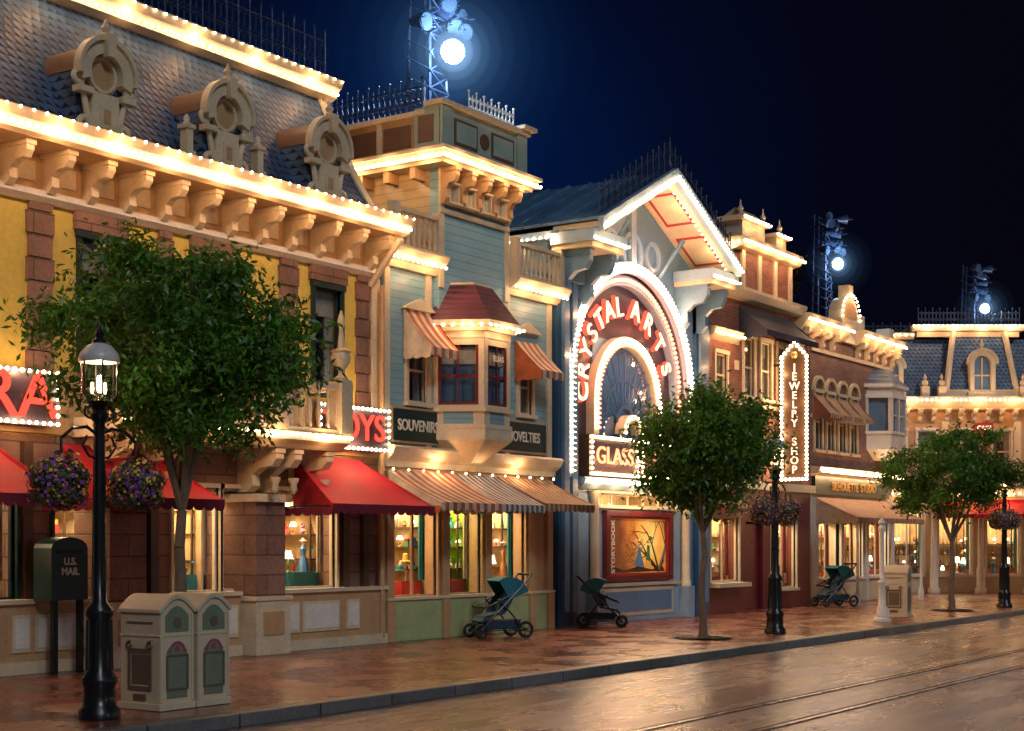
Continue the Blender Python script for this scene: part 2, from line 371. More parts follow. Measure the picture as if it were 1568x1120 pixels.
def awning(o,x0,x1,yb,yf,zb,zf,mat,name,hip=0,val=.16,valm=None,sc_=.18):
    g=o.g(name,mat); n=5
    prev=None
    for i in range(n+1):
        t=i/n; y=yb+(yf-yb)*t; z=zb+(zf-zb)*(t**.9)-.03*math.sin(math.pi*t)
        a=x0+hip*(1-t); b=x1-hip*(1-t)
        if prev:
            pa,pb,py_,pz=prev
            g.loft([(pa,py_,pz),(pb,py_,pz),(b,y,z),(a,y,z)],[(pa,py_,pz-.012),(pb,py_,pz-.012),(b,y,z-.012),(a,y,z-.012)])
        prev=(a,b,y,z)
    for xx,xb in ((x0,x0+hip),(x1,x1-hip)):
        g.loft([(xb,yb,zb-.02),(xx,yf,zf-.01),(xx,yf,zf-.06),(xb,yb,zf-.06)],[(xb+.01,yb,zb-.02),(xx+.01,yf,zf-.01),(xx+.01,yf,zf-.06),(xb+.01,yb,zf-.06)])
    v=o.g(name+'_valance',valm or mat); w=(x1-x0); k=max(2,int(w/sc_))
    for i in range(k):
        a=x0+w*i/k; b=x0+w*(i+1)/k; r=(b-a)/2
        pts=[(a,zf),(a,zf-val*.6)]+[(a+r-r*math.cos(math.pi*j/5),zf-val*.6-val*.4*math.sin(math.pi*j/5)) for j in range(1,5)]+[(b,zf-val*.6),(b,zf)]
        v.py(pts,yf-.012,yf)
    kk=max(2,int((yb-yf)/sc_))
    for i in range(kk):
        a=yf+(yb-yf)*i/kk; b=yf+(yb-yf)*(i+1)/kk; r=(b-a)/2; zt=zf-.06
        pts=[(a,zt),(a,zt-val*.5)]+[(a+r-r*math.cos(math.pi*j/5),zt-val*.5-val*.3*math.sin(math.pi*j/5)) for j in range(1,5)]+[(b,zt-val*.5),(b,zt)]
        v.px(pts,x0-.005,x0+.004)
    f=o.g(name+'_frame',black); f.tube((x0+.03,yb,zf-.05),(x0+.03,yf,zf-.03),.012); f.tube((x1-.03,yb,zf-.05),(x1-.03,yf,zf-.03),.012)
BAL=[(.02,0),(.045,.02),(.045,.06),(.025,.09),(.05,.2),(.045,.3),(.022,.42),(.04,.46),(.04,.5)]
def balustrade(o,x0,x1,y,z0,h,mat,sp=.16,name='balustrade',axis='x',posts=True):
    g=o.g(name,mat,True); b=o.g(name+'_rail',mat)
    if axis=='x':
        b.box(x0,x1,y-.06,y+.06,z0+h-.07,z0+h); b.box(x0,x1,y-.05,y+.05,z0,z0+.06)
    else: b.box(y-.06,y+.06,x0,x1,z0+h-.07,z0+h); b.box(y-.05,y+.05,x0,x1,z0,z0+.06)
    n=int((x1-x0)/sp); k=(h-.13)/.5
    for i in range(n):
        t=x0+(x1-x0)*(i+.5)/n; pr=[(r*.8,z*k) for r,z in BAL]
        if axis=='x': g.lathe(pr,t,y,8,z0+.06)
        else: g.lathe(pr,y,t,8,z0+.06)
    if posts:
        for t in (x0,x1):
            if axis=='x': b.box(t-.07,t+.07,y-.08,y+.08,z0-.001,z0+h+.07)
            else: b.box(y-.08,y+.08,t-.07,t+.07,z0-.001,z0+h+.07)
def cresting(o,p0,p1,h,mat,sp=.28,name='iron_cresting'):
    g=o.g(name,mat); p0=Vector(p0);p1=Vector(p1);L=(p1-p0).length;n=max(2,int(L/sp)); up=Vector((0,0,1)); d=(p1-p0)/n; t=.013
    for zz in (.04,h*.35,h*.78): g.tube(tuple(p0+up*zz),tuple(p1+up*zz),t,n=5)
    for i in range(n+1):
        q=p0+d*i; g.tube(tuple(q),tuple(q+up*h),t*1.1,n=5); g.ball(tuple(q+up*h*1.03),.03)
        if i<n:
            g.tube(tuple(q+d*.5+up*.04),tuple(q+d*.5+up*h*.9),t*.8,n=4)
            for (cz,r) in ((h*.56,h*.17),(h*.2,h*.12)):
                for off in (.25,.75):
                    c=q+d*off+up*cz; pts=[]
                    for j in range(9):
                        a=2*math.pi*j/8; pts.append(tuple(c+d.normalized()*(min(r,d.length*.22)*math.cos(a))+up*(r*math.sin(a))))
                    g.path(pts,t*.7,4)
def bracket(g,x,yb,yf,z0,z1,w=.12):
    d=yb-yf;h=z1-z0
    pts=[(yb,z1),(yf,z1),(yf,z1-h*.25),(yf+d*.12,z1-h*.42),(yf+d*.42,z1-h*.45),(yf+d*.62,z1-h*.6),(yf+d*.6,z1-h*.85),(yf+d*.75,z0),(yb,z0)]
    g.px(pts,x-w/2,x+w/2)
    g.px([(yf-.02,z1),(yf-.02,z1-h*.12),(yb,z1-h*.12),(yb,z1)],x-w/2-.02,x+w/2+.02)

# ================================================================== GROUND
asph,t,b=nt('asphalt'); co=coords(t)
n1=noise(t,co,.35,4); n2=noise(t,co,60,2); n3=noise(t,co,4,3)
mp=t.nodes.new('ShaderNodeMapping'); mp.inputs['Scale'].default_value=(.12,1.2,1); lk(t,co,mp.inputs[0]); n4=noise(t,mp.outputs[0],2,4)
vo=t.nodes.new('ShaderNodeTexVoronoi'); vo.feature='DISTANCE_TO_EDGE'; vo.inputs['Scale'].default_value=.3; lk(t,mixc(t,.12,co,noise(t,co,3,3)),vo.inputs['Vector'])
crack=ramp(t,vo.outputs['Distance'],[(0,(.5,)*3),(.004,(1,)*3)])
colr=mixc(t,1.0,ramp(t,n2,[(.3,(.026,.029,.052)),(.7,(.058,.062,.105))]),ramp(t,n4,[(.3,(.55,)*3),(.7,(1.2,)*3)]),'MULTIPLY')
lk(t,mixc(t,1.0,colr,crack,'MULTIPLY'),b.inputs['Base Color'])
lk(t,mixc(t,.5,ramp(t,n1,[(.3,(.16,)*3),(.7,(.36,)*3)]),ramp(t,n4,[(.3,(.14,)*3),(.7,(.42,)*3)])),b.inputs['Roughness'])
b.inputs['Specular IOR Level'].default_value=.75
bump(t,b,math_(t,'ADD',n2,math_(t,'MULTIPLY',n3,1.2)),.3,.008)
def plane(name,x0,x1,y0,y1,z,mat,n=1):
    me=bpy.data.meshes.new(name); me.from_pydata([(x0,y0,z),(x1,y0,z),(x1,y1,z),(x0,y1,z)],[],[(0,1,2,3)]); me.materials.append(mat)
    o=bpy.data.objects.new(name,me); COL.objects.link(o); return o
grd=M('ground_dark',(.04,.04,.04),.8)
plane('ground',-300,400,-300,300,-.14,grd)
plane('road',-60,200,.5,10.62,-.13,asph)
def solid(name,x0,x1,y0,y1,z0,z1,mat):
    g=G(mat); g.box(x0,x1,y0,y1,z0,z1); me=bpy.data.meshes.new(name); me.from_pydata(g.v,[],g.f); me.materials.append(mat)
    o=bpy.data.objects.new(name,me); COL.objects.link(o)
    md=o.modifiers.new('b','BEVEL'); md.width=.02; md.segments=2; return o
solid('kerb',-60,200,10.62,10.85,-.2,0,kerbm)
solid('sidewalk',-60,200,10.852,30,-.2,-.004,paver)
solid('opposite_sidewalk',-60,200,-12,.48,-.2,0,paver)
steel=M('rail_steel',(.28,.28,.34),.25,.7,5,.05,1)
groove=M('rail_groove',(.008,.008,.009),.6)
tr=O('tram_track',(20,6.7,-.13))
for y in (6.2,7.15):
    tr.g('groove',groove).box(-60,200,y-.07,y+.10,-.135,-.127)
    tr.g('rail',steel).box(-60,200,y-.025,y+.035,-.126,-.122)
tr.done()

# ================================================================== B1 yellow mansard building
o=O('yellow_mansard_building',(14,16.2,0))
y=16.2
gh=[(8.5,12.4,.95,2.5),(13.0,14.35,.95,2.5),(15.1,16.02,.95,2.5),(17.3,18.65,.95,2.5),(16.08,16.9,.95,2.5)]
o.g('ground_floor_wall',stone).wall(6,19.74,y,y+.25,.9,3.1,gh)
uw=[(10.2,10.9,4.1,5.8),(13.45,14.12,4.1,5.8),(15.55,16.2,3.4,5.8),(18.13,18.77,4.1,5.8)]
o.g('upper_wall',yellow).wall(6,19.74,y,y+.25,3.1,6.7,uw)
o.g('end_wall',yellow).box(19.5,19.74,y+.25,21,0,6.9)
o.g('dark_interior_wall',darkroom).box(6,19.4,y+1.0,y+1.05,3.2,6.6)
for a in uw:
    window(o,*a,y,darkgreen,1,2,cur=True,tag='upper_window'); o.g('stone_lintel',stone).box(a[0]-.12,a[1]+.12,y-.08,y+.02,5.9,6.14)
for a,bb in ((12.56,12.99),(17.3,17.74),(19.15,19.5),(9.0,9.4),(14.8,15.1)):
    z=3.9; k=0
    while z<6.1:
        o.g('stone_quoins',stone).box(a+.03*(k%2),bb-.03*(k%2),y-.055,y-.001,z,min(z+.29,6.14)); z+=.305;k+=1
o.g('frieze_trim',white).px([(y-.06,6.14),(y-.14,6.2),(y-.14,6.27),(y-.08,6.3),(y,6.3),(y,6.14)],6,19.6)
o.g('frieze_wall',tan).box(6,19.55,y-.03,y-.002,6.3,6.76)
x=19.4
while x>6:
    bracket(o.g('eave_brackets',cream),x,y-.03,15.62,6.25,6.76,.12); x-=.655
x=19.4-.33
while x>6:
    o.g('frieze_panels',cream).box(x-.17,x+.17,y-.045,y-.031,6.4,6.66); x-=.655
o.g('eave_soffit',tan).box(6,19.55,15.5,y,6.76,6.8)
o.g('eave_cornice',cream).px([(15.5,6.765),(15.42,6.8),(15.42,6.86),(15.34,6.92),(15.30,7.04),(15.34,7.06),(15.95,7.1),(15.95,6.8)],6,19.62)
o.string((6.2,15.385,6.865),(19.6,15.385,6.865),.12,.03,.95,14,off=(0,-.16,-.08))
o.string((6.2,15.30,7.03),(19.6,15.30,7.03),.2,.02,0,0)
o.string((19.64,15.4,6.87),(19.64,16.1,6.87),.13,.026,0)
o.g('eave_strut',cream).tube((19.5,15.5,6.72),(19.5,16.15,6.0),.06)
o.g('corner_pilaster',cream).box(19.52,19.72,y-.08,y,3.2,6.14)
N=8;pts=[]
for i in range(N+1):
    t_=i/N; pts.append((15.95+1.35*(t_**.8),7.1+2.25*t_))
pts2=pts+[(21,9.35),(21,7.1)]
o.g('mansard_roof',slate).px(pts2,6,19.45)
o.g('roof_hip_trim',cream).px([(p[0]-.05,p[1]) for p in pts]+[(pts[-1][0]+.05,pts[-1][1]),(pts[0][0]+.15,pts[0][1])],19.45,19.6)
o.g('roof_crown',cream).px([(17.25,9.3),(17.1,9.36),(17.12,9.42),(17.0,9.5),(16.95,9.62),(17.0,9.66),(17.5,9.66),(17.5,9.3)],6,19.75)
o.g('roof_crown_end',cream).box(19.55,19.74,17.5,21,9.3,9.66)
o.string((6.2,17.05,9.40),(19.7,17.05,9.40),.13,.026,1.3,6,off=(0,-.14,.0))
o.string((6.2,16.93,9.6),(19.7,16.93,9.6),.2,.018,0,0)
cresting(o,(6,17.25,9.66),(19.6,17.25,9.66),.85,iron,.26)
for dx in (11.35,13.62,15.9,18.15):
    yf=15.98; cz=7.98
    c=o.g('dormer_front',cream); s_=o.g('dormer_scrolls',cream,True)
    c.ring(dx,cz,.27,.44,-20,200,yf-.14,yf+.02,20); c.ring(dx,cz,.44,.50,-10,190,yf-.19,yf-.05,20)
    c.ring(dx,cz,.20,.24,0,360,yf-.05,yf,20)
    o.g('dormer_medallion',tan).disc(dx,cz,.28,yf-.02,yf+.04)
    c.py([(dx-.36,7.12),(dx+.36,7.12),(dx+.30,7.3),(dx+.24,7.42),(dx+.22,7.72),(dx-.22,7.72),(dx-.24,7.42),(dx-.30,7.3)],yf-.1,yf+.05)
    c.box(dx-.1,dx+.1,yf-.13,yf-.1,7.25,7.55)
    o.g('dormer_inset',tan).box(dx-.06,dx+.06,yf-.135,yf-.131,7.3,7.5)
    for sg in (-1,1):
        s_.torus((dx+sg*.33,yf-.06,7.25),.09,.045,'y',14,8); s_.torus((dx+sg*.43,yf-.06,7.86),.075,.04,'y',14,8)
        s_.tube((dx+sg*.27,yf-.06,7.35),(dx+sg*.38,yf-.06,7.8),.05,.035)
        c.box(dx+sg*.36-.12,dx+sg*.36+.12,yf-.16,yf,7.66,7.74)
    s_.lathe([(.05,0),(.09,.03),(.04,.08),(.07,.14),(.03,.2),(.012,.27)],dx,yf-.1,10,cz+.48)
    c.py([(dx-.06,cz+.22),(dx+.06,cz+.22),(dx+.09,cz+.52),(dx-.09,cz+.52)],yf-.23,yf-.12)
    n=14; ho=o.g('dormer_hood',brownpanel,True)
    a_=[];b_=[]
    for i in range(n+1):
        a=math.pi*i/n; a_.append((dx+.41*math.cos(a),yf,cz+.41*math.sin(a))); b_.append((dx+.41*math.cos(a),yf+1.2,cz+.41*math.sin(a)))
    ho.loft(a_,b_); o.g('dormer_cheek',slate).box(dx-.40,dx+.40,yf+.03,yf+.9,7.15,cz)
    if dx==15.9:
        for sg in (-1,1):
            px_=dx+sg*.72; c.box(px_-.09,px_+.09,yf-.1,yf+.1,7.12,7.3); c.box(px_-.06,px_+.06,yf-.07,yf+.07,7.3,7.62); c.box(px_-.09,px_+.09,yf-.1,yf+.1,7.62,7.68); s_.lathe([(.08,0),(.04,.05),(.05,.1),(.01,.16)],px_,yf,8,7.68)
bx0,bx1,by=13.3,17.84,15.2
bl=o.g('balcony_slab',cream); bl.px([(y,3.1),(by+.15,3.1),(by+.08,3.16),(by-.02,3.22),(by-.02,3.34),(by+.02,3.36),(y,3.36)],bx0,bx1)
balustrade(o,bx0+.1,bx1-.1,by+.08,3.36,.75,cream,.2,'balcony_balustrade')
balustrade(o,by+.2,y-.1,bx1-.1,3.36,.75,cream,.2,'balcony_balustrade',axis='y',posts=False)
for xx in (bx1-.1,bx0+.1,16.3):
    bl.box(xx-.13,xx+.13,by-.05,by+.21,3.36,4.2)
for xx in (bx1-.1,):
    o.g('urn_finial',cream,True).lathe([(.1,0),(.12,.03),(.05,.08),(.04,.14),(.13,.26),(.16,.36),(.13,.42),(.17,.45),(.06,.5),(.05,.62),(.03,.8),(.06,.88),(.05,.96),(.012,1.08)],xx,by+.08,14,4.2)
o.string((bx0,by-.05,3.3),(bx1,by-.05,3.3),.13,.026,1.2,8,off=(0,-.1,-.05))
o.string((bx1+.03,by,3.3),(bx1+.03,y,3.3),.13,.026,0)
for xx in (16.5,16.9,17.62,13.6,14.4):
    bracket(o.g('balcony_consoles',cream),xx,y,15.4,2.45,3.1,.16)
    o.g('console_drops',cream,True).lathe([(.02,0),(.06,.06),(.05,.14),(.08,.2),(.08,.24)],xx,15.5,10,2.42)
for px0 in (16.38,13.6):
    p=o.g('pillar_stone',stone); p.box(px0,px0+.64,15.78,y+.3,.88,2.3)
    q=o.g('pillar_base',cream); q.box(px0-.05,px0+.69,15.72,y+.3,0,.82); q.box(px0-.08,px0+.72,15.69,y+.3,.82,.88); q.box(px0-.06,px0+.7,15.7,y+.3,2.3,2.42)
    o.g('pillar_panel',tan).box(px0+.1,px0+.54,15.70,15.72,.3,.65)
bk=o.g('bulkhead',tan)
bk.box(6,13.55,16.02,y,0,.9); bk.box(14.4,16.32,16.02,y,0,.9); bk.box(17.15,19.74,16.02,y,0,.9)
bc=o.g('bulkhead_sill',cream)
for a,bb in ((6,13.52),(14.42,16.3),(17.17,19.76)): bc.box(a,bb,15.96,y,.9,.96); bc.box(a,bb,15.97,16.02,0,.16)
for a,bb in ((12.25,12.45),(12.6,13.45),(14.5,15.0),(15.15,15.45),(15.6,16.2),(17.3,17.55),(17.7,18.5),(18.75,19.0),(9,11.9)):
    o.g('bulkhead_frames',cream).box(a-.04,bb+.04,15.995,16.018,.28,.76); o.g('bulkhead_panels',white).box(a,bb,15.985,15.994,.33,.71)
for h in gh:
    window(o,*h,y,cream if h[0]>15 else darkgreen,2 if h[1]-h[0]>1.4 else 1,1,glass,tag='shop_window_wide' if h[0]>15 else 'shop_window',fw=.05)
    room(o,h[0]-.1,h[1]+.1,y+.27,y+1.6,.95,2.6,warmwall,34,16)
for xx in (12.55,14.7,18.85,19.35): 
    o.g('shop_pilasters',darkwood).box(xx-.07,xx+.07,y-.09,y-.001,.96,3.0)
o.g('drain_pipe',tan,True).tube((19.62,16.0,.1),(19.62,16.0,6.0),.045)
o.g('sign_band',tan).box(6,19.74,y-.05,y-.002,3.12,3.95)
for (a,bb,txt,sz) in ((8.6,12.85,'CENTURA',.85),(17.98,19.7,'TOYS',.62)):
    yy=15.95
    o.g('sign_board_'+txt.lower(),recess).box(a,bb,yy,yy+.08,3.2,3.92)
    o.text('sign_letters',txt,((a+bb)/2,yy-.03,3.56),sz,lettr,sx=1.0 if a>15 else 1.1)
    for z in (3.23,3.89): o.string((a,yy-.04,z),(bb,yy-.04,z),.11,.028,1.2,7,off=(0,-.12,0))
    for xx in (a,bb): o.string((xx,yy-.04,3.23),(xx,yy-.04,3.89),.11,.028,0)
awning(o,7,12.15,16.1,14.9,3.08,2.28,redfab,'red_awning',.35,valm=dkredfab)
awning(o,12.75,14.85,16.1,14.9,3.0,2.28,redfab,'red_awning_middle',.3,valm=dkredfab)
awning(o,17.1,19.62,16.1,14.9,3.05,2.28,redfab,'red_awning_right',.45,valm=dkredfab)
o.done()
mb=O('wall_mailbox',(12.78,15.75,.95)); g=mb.g('body',darkgreen)
g.py([(12.5,.95),(13.08,.95),(13.08,1.62)]+[(12.79+.29*math.cos(a*math.pi/8),1.62+.14*math.sin(a*math.pi/8)) for a in range(1,8)]+[(12.5,1.62)],15.6,15.95)
mb.g('slot',black).box(12.58,13.0,15.585,15.6,1.55,1.6); mb.g('legs',black).box(12.55,12.62,15.62,15.69,0,.95); mb.g('legs',black).box(12.96,13.03,15.62,15.69,0,.95)
mb.text('lettering','U.S.\nMAIL',(12.79,15.59,1.38),.13,signtext,ext=.003); mb.done()

# ================================================================== B2 clapboard souvenir shop
o=O('blue_clapboard_building',(22.4,16.1,0)); y=16.1
sh=[(20.02,21.25,.74,2.5),(21.6,22.6,.74,2.5),(22.92,24.05,.74,2.5)]
o.g('ground_wall',tan).wall(19.76,25.0,y,y+.25,.7,3.0,sh)
up=[(20.42,20.98,4.12,5.25),(23.86,24.3,4.15,5.2)]
o.g('clapboard_wall',bluecl).wall(19.76,25.0,y,y+.25,3.0,6.5,up)
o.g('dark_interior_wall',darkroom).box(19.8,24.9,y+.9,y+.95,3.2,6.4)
for a in up: window(o,*a,y,cream,1,2,cur=True,tag='upper_window')
o.g('bulkhead',palegreen).box(19.76,25.0,y-.08,y,0,.7)
c=o.g('cream_trim',cream)
c.box(19.76,25.0,y-.12,y,.7,.75)
for xx in (19.86,21.42,22.75,24.2,24.85):
    o.g('shop_posts',tan).box(xx-.09,xx+.09,y-.1,y-.001,.75,2.9); o.g('shop_post_base',tan).box(xx-.11,xx+.11,y-.13,y-.081,0,.69)
for i,h in enumerate(sh):
    window(o,*h,y,tan,1 if i else 2,1,glass,tag='shop_window',fw=.05)
    room(o,h[0]-.1,h[1]+.1,y+.27,y+1.6,.74,2.6,greenwall if i==1 else warmwall,34,18,tag='green_shop' if i==1 else 'shop')
c.px([(y,2.98),(y-.08,2.98),(y-.1,3.08),(y-.2,3.16),(y-.28,3.3),(y-.24,3.34),(y,3.36)],19.76,25.05)
for a,bb,tx in ((19.97,21.32,'SOUVENIRS'),(23.15,24.72,'NOVELTIES')):
    o.g('sign_frame',tan).box(a-.04,bb+.04,y-.06,y-.002,3.4,4.02); o.g('sign_panel',darkgreen).box(a,bb,y-.075,y-.061,3.44,3.98)
    o.text('sign_lettering',tx,((a+bb)/2,y-.085,3.7),.27,signtext,ext=.006,sx=.82)
for xx in (19.84,24.92,21.0,23.45): c.box(xx-.07,xx+.07,y-.04,y-.001,3.36,6.4)
for a,bb in ((19.7,21.15),(23.35,25.15)):
    c.px([(y,6.38),(y-.1,6.38),(y-.14,6.48),(y-.32,6.56),(y-.4,6.66),(y-.36,6.7),(y+.3,6.7),(y+.3,6.38)],a,bb)
    o.string((a,y-.3,6.5),(bb,y-.3,6.5),.13,.026,.75,9,off=(0,-.08,-.08))
    balustrade(o,a+.12,bb-.12,y-.2,6.7,.68,cream,.15,'roof_balustrade')
awning(o,20.3,21.1,y-.02,y-.62,5.72,5.02,str1,'small_striped_awning',0,.16)
awning(o,23.72,24.5,y-.02,y-.62,5.55,4.95,str1,'small_striped_awning_right',0,.16)
for xx in (20.7,24.1): c.py([(xx-.45,5.72),(xx+.45,5.72),(xx+.3,5.8),(xx,5.92),(xx-.3,5.8)],y-.1,y-.001)
tx0,tx1,ty=21.18,23.32,15.98
tw=o.g('tower_front',towercl); tw.box(tx0,tx1,ty,ty+.2,5.6,8.35)
o.g('tower_left_side',tancl).box(tx0,tx0+.15,ty+.2,19.6,6.4,8.35)
o.g('tower_right_side',towercl).box(tx1-.15,tx1,ty+.2,19.6,6.4,8.35)
c.box(tx0-.02,tx0+.12,ty-.03,ty,6.2,8.35); c.box(tx1-.12,tx1+.02,ty-.03,ty,6.2,8.35)
c.box(tx0,tx1,ty-.05,ty,7.52,7.6)
for i in range(4):
    a=tx0+.16+i*.5; o.g('frieze_inset',greytrim).box(a,a+.34,ty-.02,ty-.001,7.66,8.1); window(o,a+.05,a+.29,7.72,8.05,ty-.06,cream,1,1,tag='frieze_window',fw=.03)
for i in range(5):
    bracket(o.g('tower_brackets',tan),tx0+.08+i*.495,ty,ty-.36,7.68,8.3,.12)
for i in range(6): 
    o.g('tower_side_brackets',tan).box(tx0-.3,tx0,ty+.3+i*.6,ty+.42+i*.6,8.1,8.3)
cc=o.g('tower_cornice',cream)
def hoop(g,x0,x1,y0,y1,d,z0,z1): g.box(x0-d,x1+d,y0-d,y1,z0,z1)
hoop(cc,tx0,tx1,ty,19.6,.34,8.3,8.36); hoop(cc,tx0,tx1,ty,19.6,.42,8.36,8.5); hoop(cc,tx0,tx1,ty,19.6,.48,8.5,8.56)
o.string((tx0-.44,ty-.46,8.4),(tx1+.44,ty-.46,8.4),.12,.028,.7,11,off=(0,-.1,-.08))
o.string((tx0-.46,ty-.44,8.4),(tx0-.46,19.5,8.4),.13,.028,.8,11,off=(-.1,0,-.08))
o.string((tx1+.46,ty-.44,8.4),(tx1+.46,19.5,8.4),.13,.028,0)
pg=o.g('tower_parapet',greytrim); pg.box(tx0-.22,tx1+.22,ty-.22,ty,8.56,9.34)
ps=o.g('parapet_left',tan); ps.box(tx0-.22,tx0,ty,19.6,8.56,9.2)
pc=o.g('parapet_cap',cream); pc.box(tx0-.32,tx1+.32,ty-.32,ty+.1,9.34,9.42); pc.box(tx0-.3,tx0+.1,ty+.1,19.6,9.2,9.28)
pg.box(tx0-.26,tx0-.221,ty-.2,ty+.35,8.58,9.33)
for xx in (tx0-.2,tx1+.02): pg.box(xx-.06,xx+.24,ty-.27,ty-.221,8.57,9.33)
pc.box(tx1+.0,tx1+.42,ty-.4,ty+.2,9.43,9.5)
for a,bb in ((tx0+.15,tx0+.85),(tx1-.85,tx1-.12)):
    o.g('parapet_panel',brownpanel).box(a,bb,ty-.235,ty-.221,8.72,9.18); o.g('parapet_panel_in',greytrim).box(a+.05,bb-.05,ty-.243,ty-.236,8.77,9.13)
o.g('parapet_roundel',brownpanel).disc((tx0+tx1)/2,8.95,.14,ty-.24,ty-.221)
for i in range(4):
    a=ty+.45+i*.8; o.g('parapet_side_panel',brownpanel).box(tx0-.235,tx0-.221,a,a+.62,8.68,9.08); o.g('parapet_side_frame',cream).box(tx0-.25,tx0-.222,a+.66,a+.76,8.57,9.19)
o.g('parapet_side_panel',brownpanel).box(tx0-.275,tx0-.261,ty-.08,ty+.26,8.72,9.18)
o.g('tower_roof',darkroom).box(tx0,tx1,ty+.1,19.6,8.4,8.9)
cresting(o,(tx0-.1,ty+.3,9.28),(tx0-.1,19.5,9.28),.62,iron,.24,'roof_railing')
cresting(o,(tx0+.9,ty+.0,9.42),(tx1+.2,ty+.0,9.42),.45,white,.24,'front_railing')
o.g('rear_wing',tancl).box(19.8,21.1,17.6,21,6.7,7.9)
ba=[(21.15,16.1),(21.6,15.3),(22.4,15.3),(22.85,16.1)]
def off(p,d):
    cx=22.0; return [(cx+(a-cx)*(1+d/.8),16.1-(16.1-b_)*(1+d/.8) if b_<16.1 else 16.1) for a,b_ in p]
g=o.g('bay_base',cream)
g.pz(off(ba,.04),3.7,3.78); g.pz(off(ba,0),3.78,4.0); g.pz(off(ba,.06),4.0,4.07)
def at(p,z): return [(a,b_,z) for a,b_ in p]
g.loft(at(off(ba,-.45),3.12),at(off(ba,.03),3.5)); g.pz(off(ba,.03),3.5,3.7)
g.pz(off(ba,.02),5.3,5.42); g.pz(off(ba,.1),5.42,5.5); g.pz(off(ba,.2),5.5,5.6)
rf=off(ba,.17); top=[(21.5,16.0),(21.72,15.6),(22.28,15.6),(22.5,16.0)]
o.g('bay_roof',maroonsh).loft(at(rf,5.602),at(top,6.28)); g.loft(at(top,6.285),at([(a,b_+.01) for a,b_ in top],6.32))
def seg(p,q,h0,h1,w,gg,d=.0):
    P=Vector((p[0],p[1],0));Q=Vector((q[0],q[1],0));dr=(Q-P).normalized();nn=Vector((dr.y,-dr.x,0))
    a=P+nn*d;b_=Q+nn*d;c1=Q-nn*w;d1=P-nn*w
    gg.pz([(a.x,a.y),(b_.x,b_.y),(c1.x,c1.y),(d1.x,d1.y)],h0,h1)
pf=o.g('bay_window_frame',cream); pt=o.g('bay_sash',maroon); pgz=o.g('bay_glass',dglass)
for p,q in zip(ba,ba[1:]):
    P=Vector(p);Q=Vector(q);L=(Q-P).length
    def pt_(t): v=P.lerp(Q,t); return (v.x,v.y)
    e=.1/L
    seg(p,pt_(e),4.07,5.3,.06,pf,.01); seg(pt_(1-e),q,4.07,5.3,.06,pf,.01)
    seg(pt_(e),pt_(1-e),5.18,5.3,.05,pf); seg(pt_(e),pt_(1-e),4.07,4.12,.05,pf)
    e2=e+.05/L
    seg(pt_(e),pt_(e2),4.12,5.18,.04,pt); seg(pt_(1-e2),pt_(1-e),4.12,5.18,.04,pt); seg(pt_(e2),pt_(1-e2),4.6,4.66,.04,pt); seg(pt_(e2),pt_(1-e2),4.12,4.17,.04,pt)
    seg(pt_(.5-.012/L),pt_(.5+.012/L),4.17,5.18,.035,pt)
    A=pt_(e2);B=pt_(1-e2); pgz.add([(A[0],A[1]+.025,4.17),(B[0],B[1]+.025,4.17),(B[0],B[1]+.025,5.18),(A[0],A[1]+.025,5.18)],[(0,1,2,3)])
    seg(pt_(e+.1),pt_(.9-e),3.76,4.0,.001,o.g('bay_panel',bluecl),.004)
    for k in range(int(L/.13)+1):
        t_=k/int(L/.13); v=P.lerp(Q,t_); w=off([(v.x,v.y)],.23)[0]; o.g('bulbs',bulbm).ball((w[0],w[1],5.5),.026)
o.g('curtains',curtain).pz(off(ba,-.12),4.85,5.15); blueback=M('blue_window_back',(.10,.17,.26),.5); o.g('bay_dark',blueback).pz(off(ba,-.16),4.1,5.2)
o.light((21.2,15.4,5.42),7); o.light((22.0,15.0,5.42),8); o.light((22.8,15.4,5.42),7)
o.text('window_lettering','ELIAS',(22.0,15.27,4.95),.14,signtext,ext=.002)
o.light((22.0,15.6,3.0),3)
awning(o,19.8,21.6,16.0,14.9,2.92,2.36,str1,'striped_awning',0,.15)
awning(o,21.63,22.95,16.0,14.9,2.92,2.36,str2,'grey_striped_awning',0,.15)
awning(o,22.98,24.7,16.0,14.9,2.92,2.40,str3,'tan_striped_awning',0,.15)
o.string((19.8,15.9,2.93),(24.8,15.9,2.93),.4,.02,2.5,3,off=(0,-.1,.12))
o.g('rear_mass',darkroom).box(19.8,24.95,y+1.7,21,0,6.4)
o.done()

# ================================================================== B3 arcade with gable
o=O('gabled_arcade_building',(28.2,16.1,0)); y=16.1
cx=28.1
RO=2.5; cz=5.0
w=o.g('arch_wall',bluegrey)
def topz(x): return 7.95+(2.9-min(2.9,abs(x-cx)))*.46
n=30
for i in range(n):
    a=25.85+(30.9-25.85)*i/n; bb=25.85+(30.9-25.85)*(i+1)/n
    def low(x):
        d=abs(x-cx); return cz+math.sqrt(max(0,RO*RO-d*d)) if d<RO else 2.95
    w.py([(a,low(a)),(bb,low(bb)),(bb,topz(bb)),(a,topz(a))],y-.05,y+.2)
w.box(30.9,31.7,y-.05,y+.2,0,7.95)
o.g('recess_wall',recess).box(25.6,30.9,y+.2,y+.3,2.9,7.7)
RI=1.32; ic=4.68
rg=o.g('arch_ring',lightblue); rg.ring(cx,cz,RO-.06,RO+.18,0,180,y-.16,y-.05,40); rg.ring(cx,cz,RO-.3,RO-.08,0,180,y+.02,y+.2,40)
for sg in (-1,1):
    a=cx+sg*(RO+.06); rg.box(a-.12,a+.12,y-.16,y-.051,3.0,cz)
    a=cx+sg*(RO-.19); rg.box(a-.1,a+.1,y+.02,y+.199,3.0,cz)
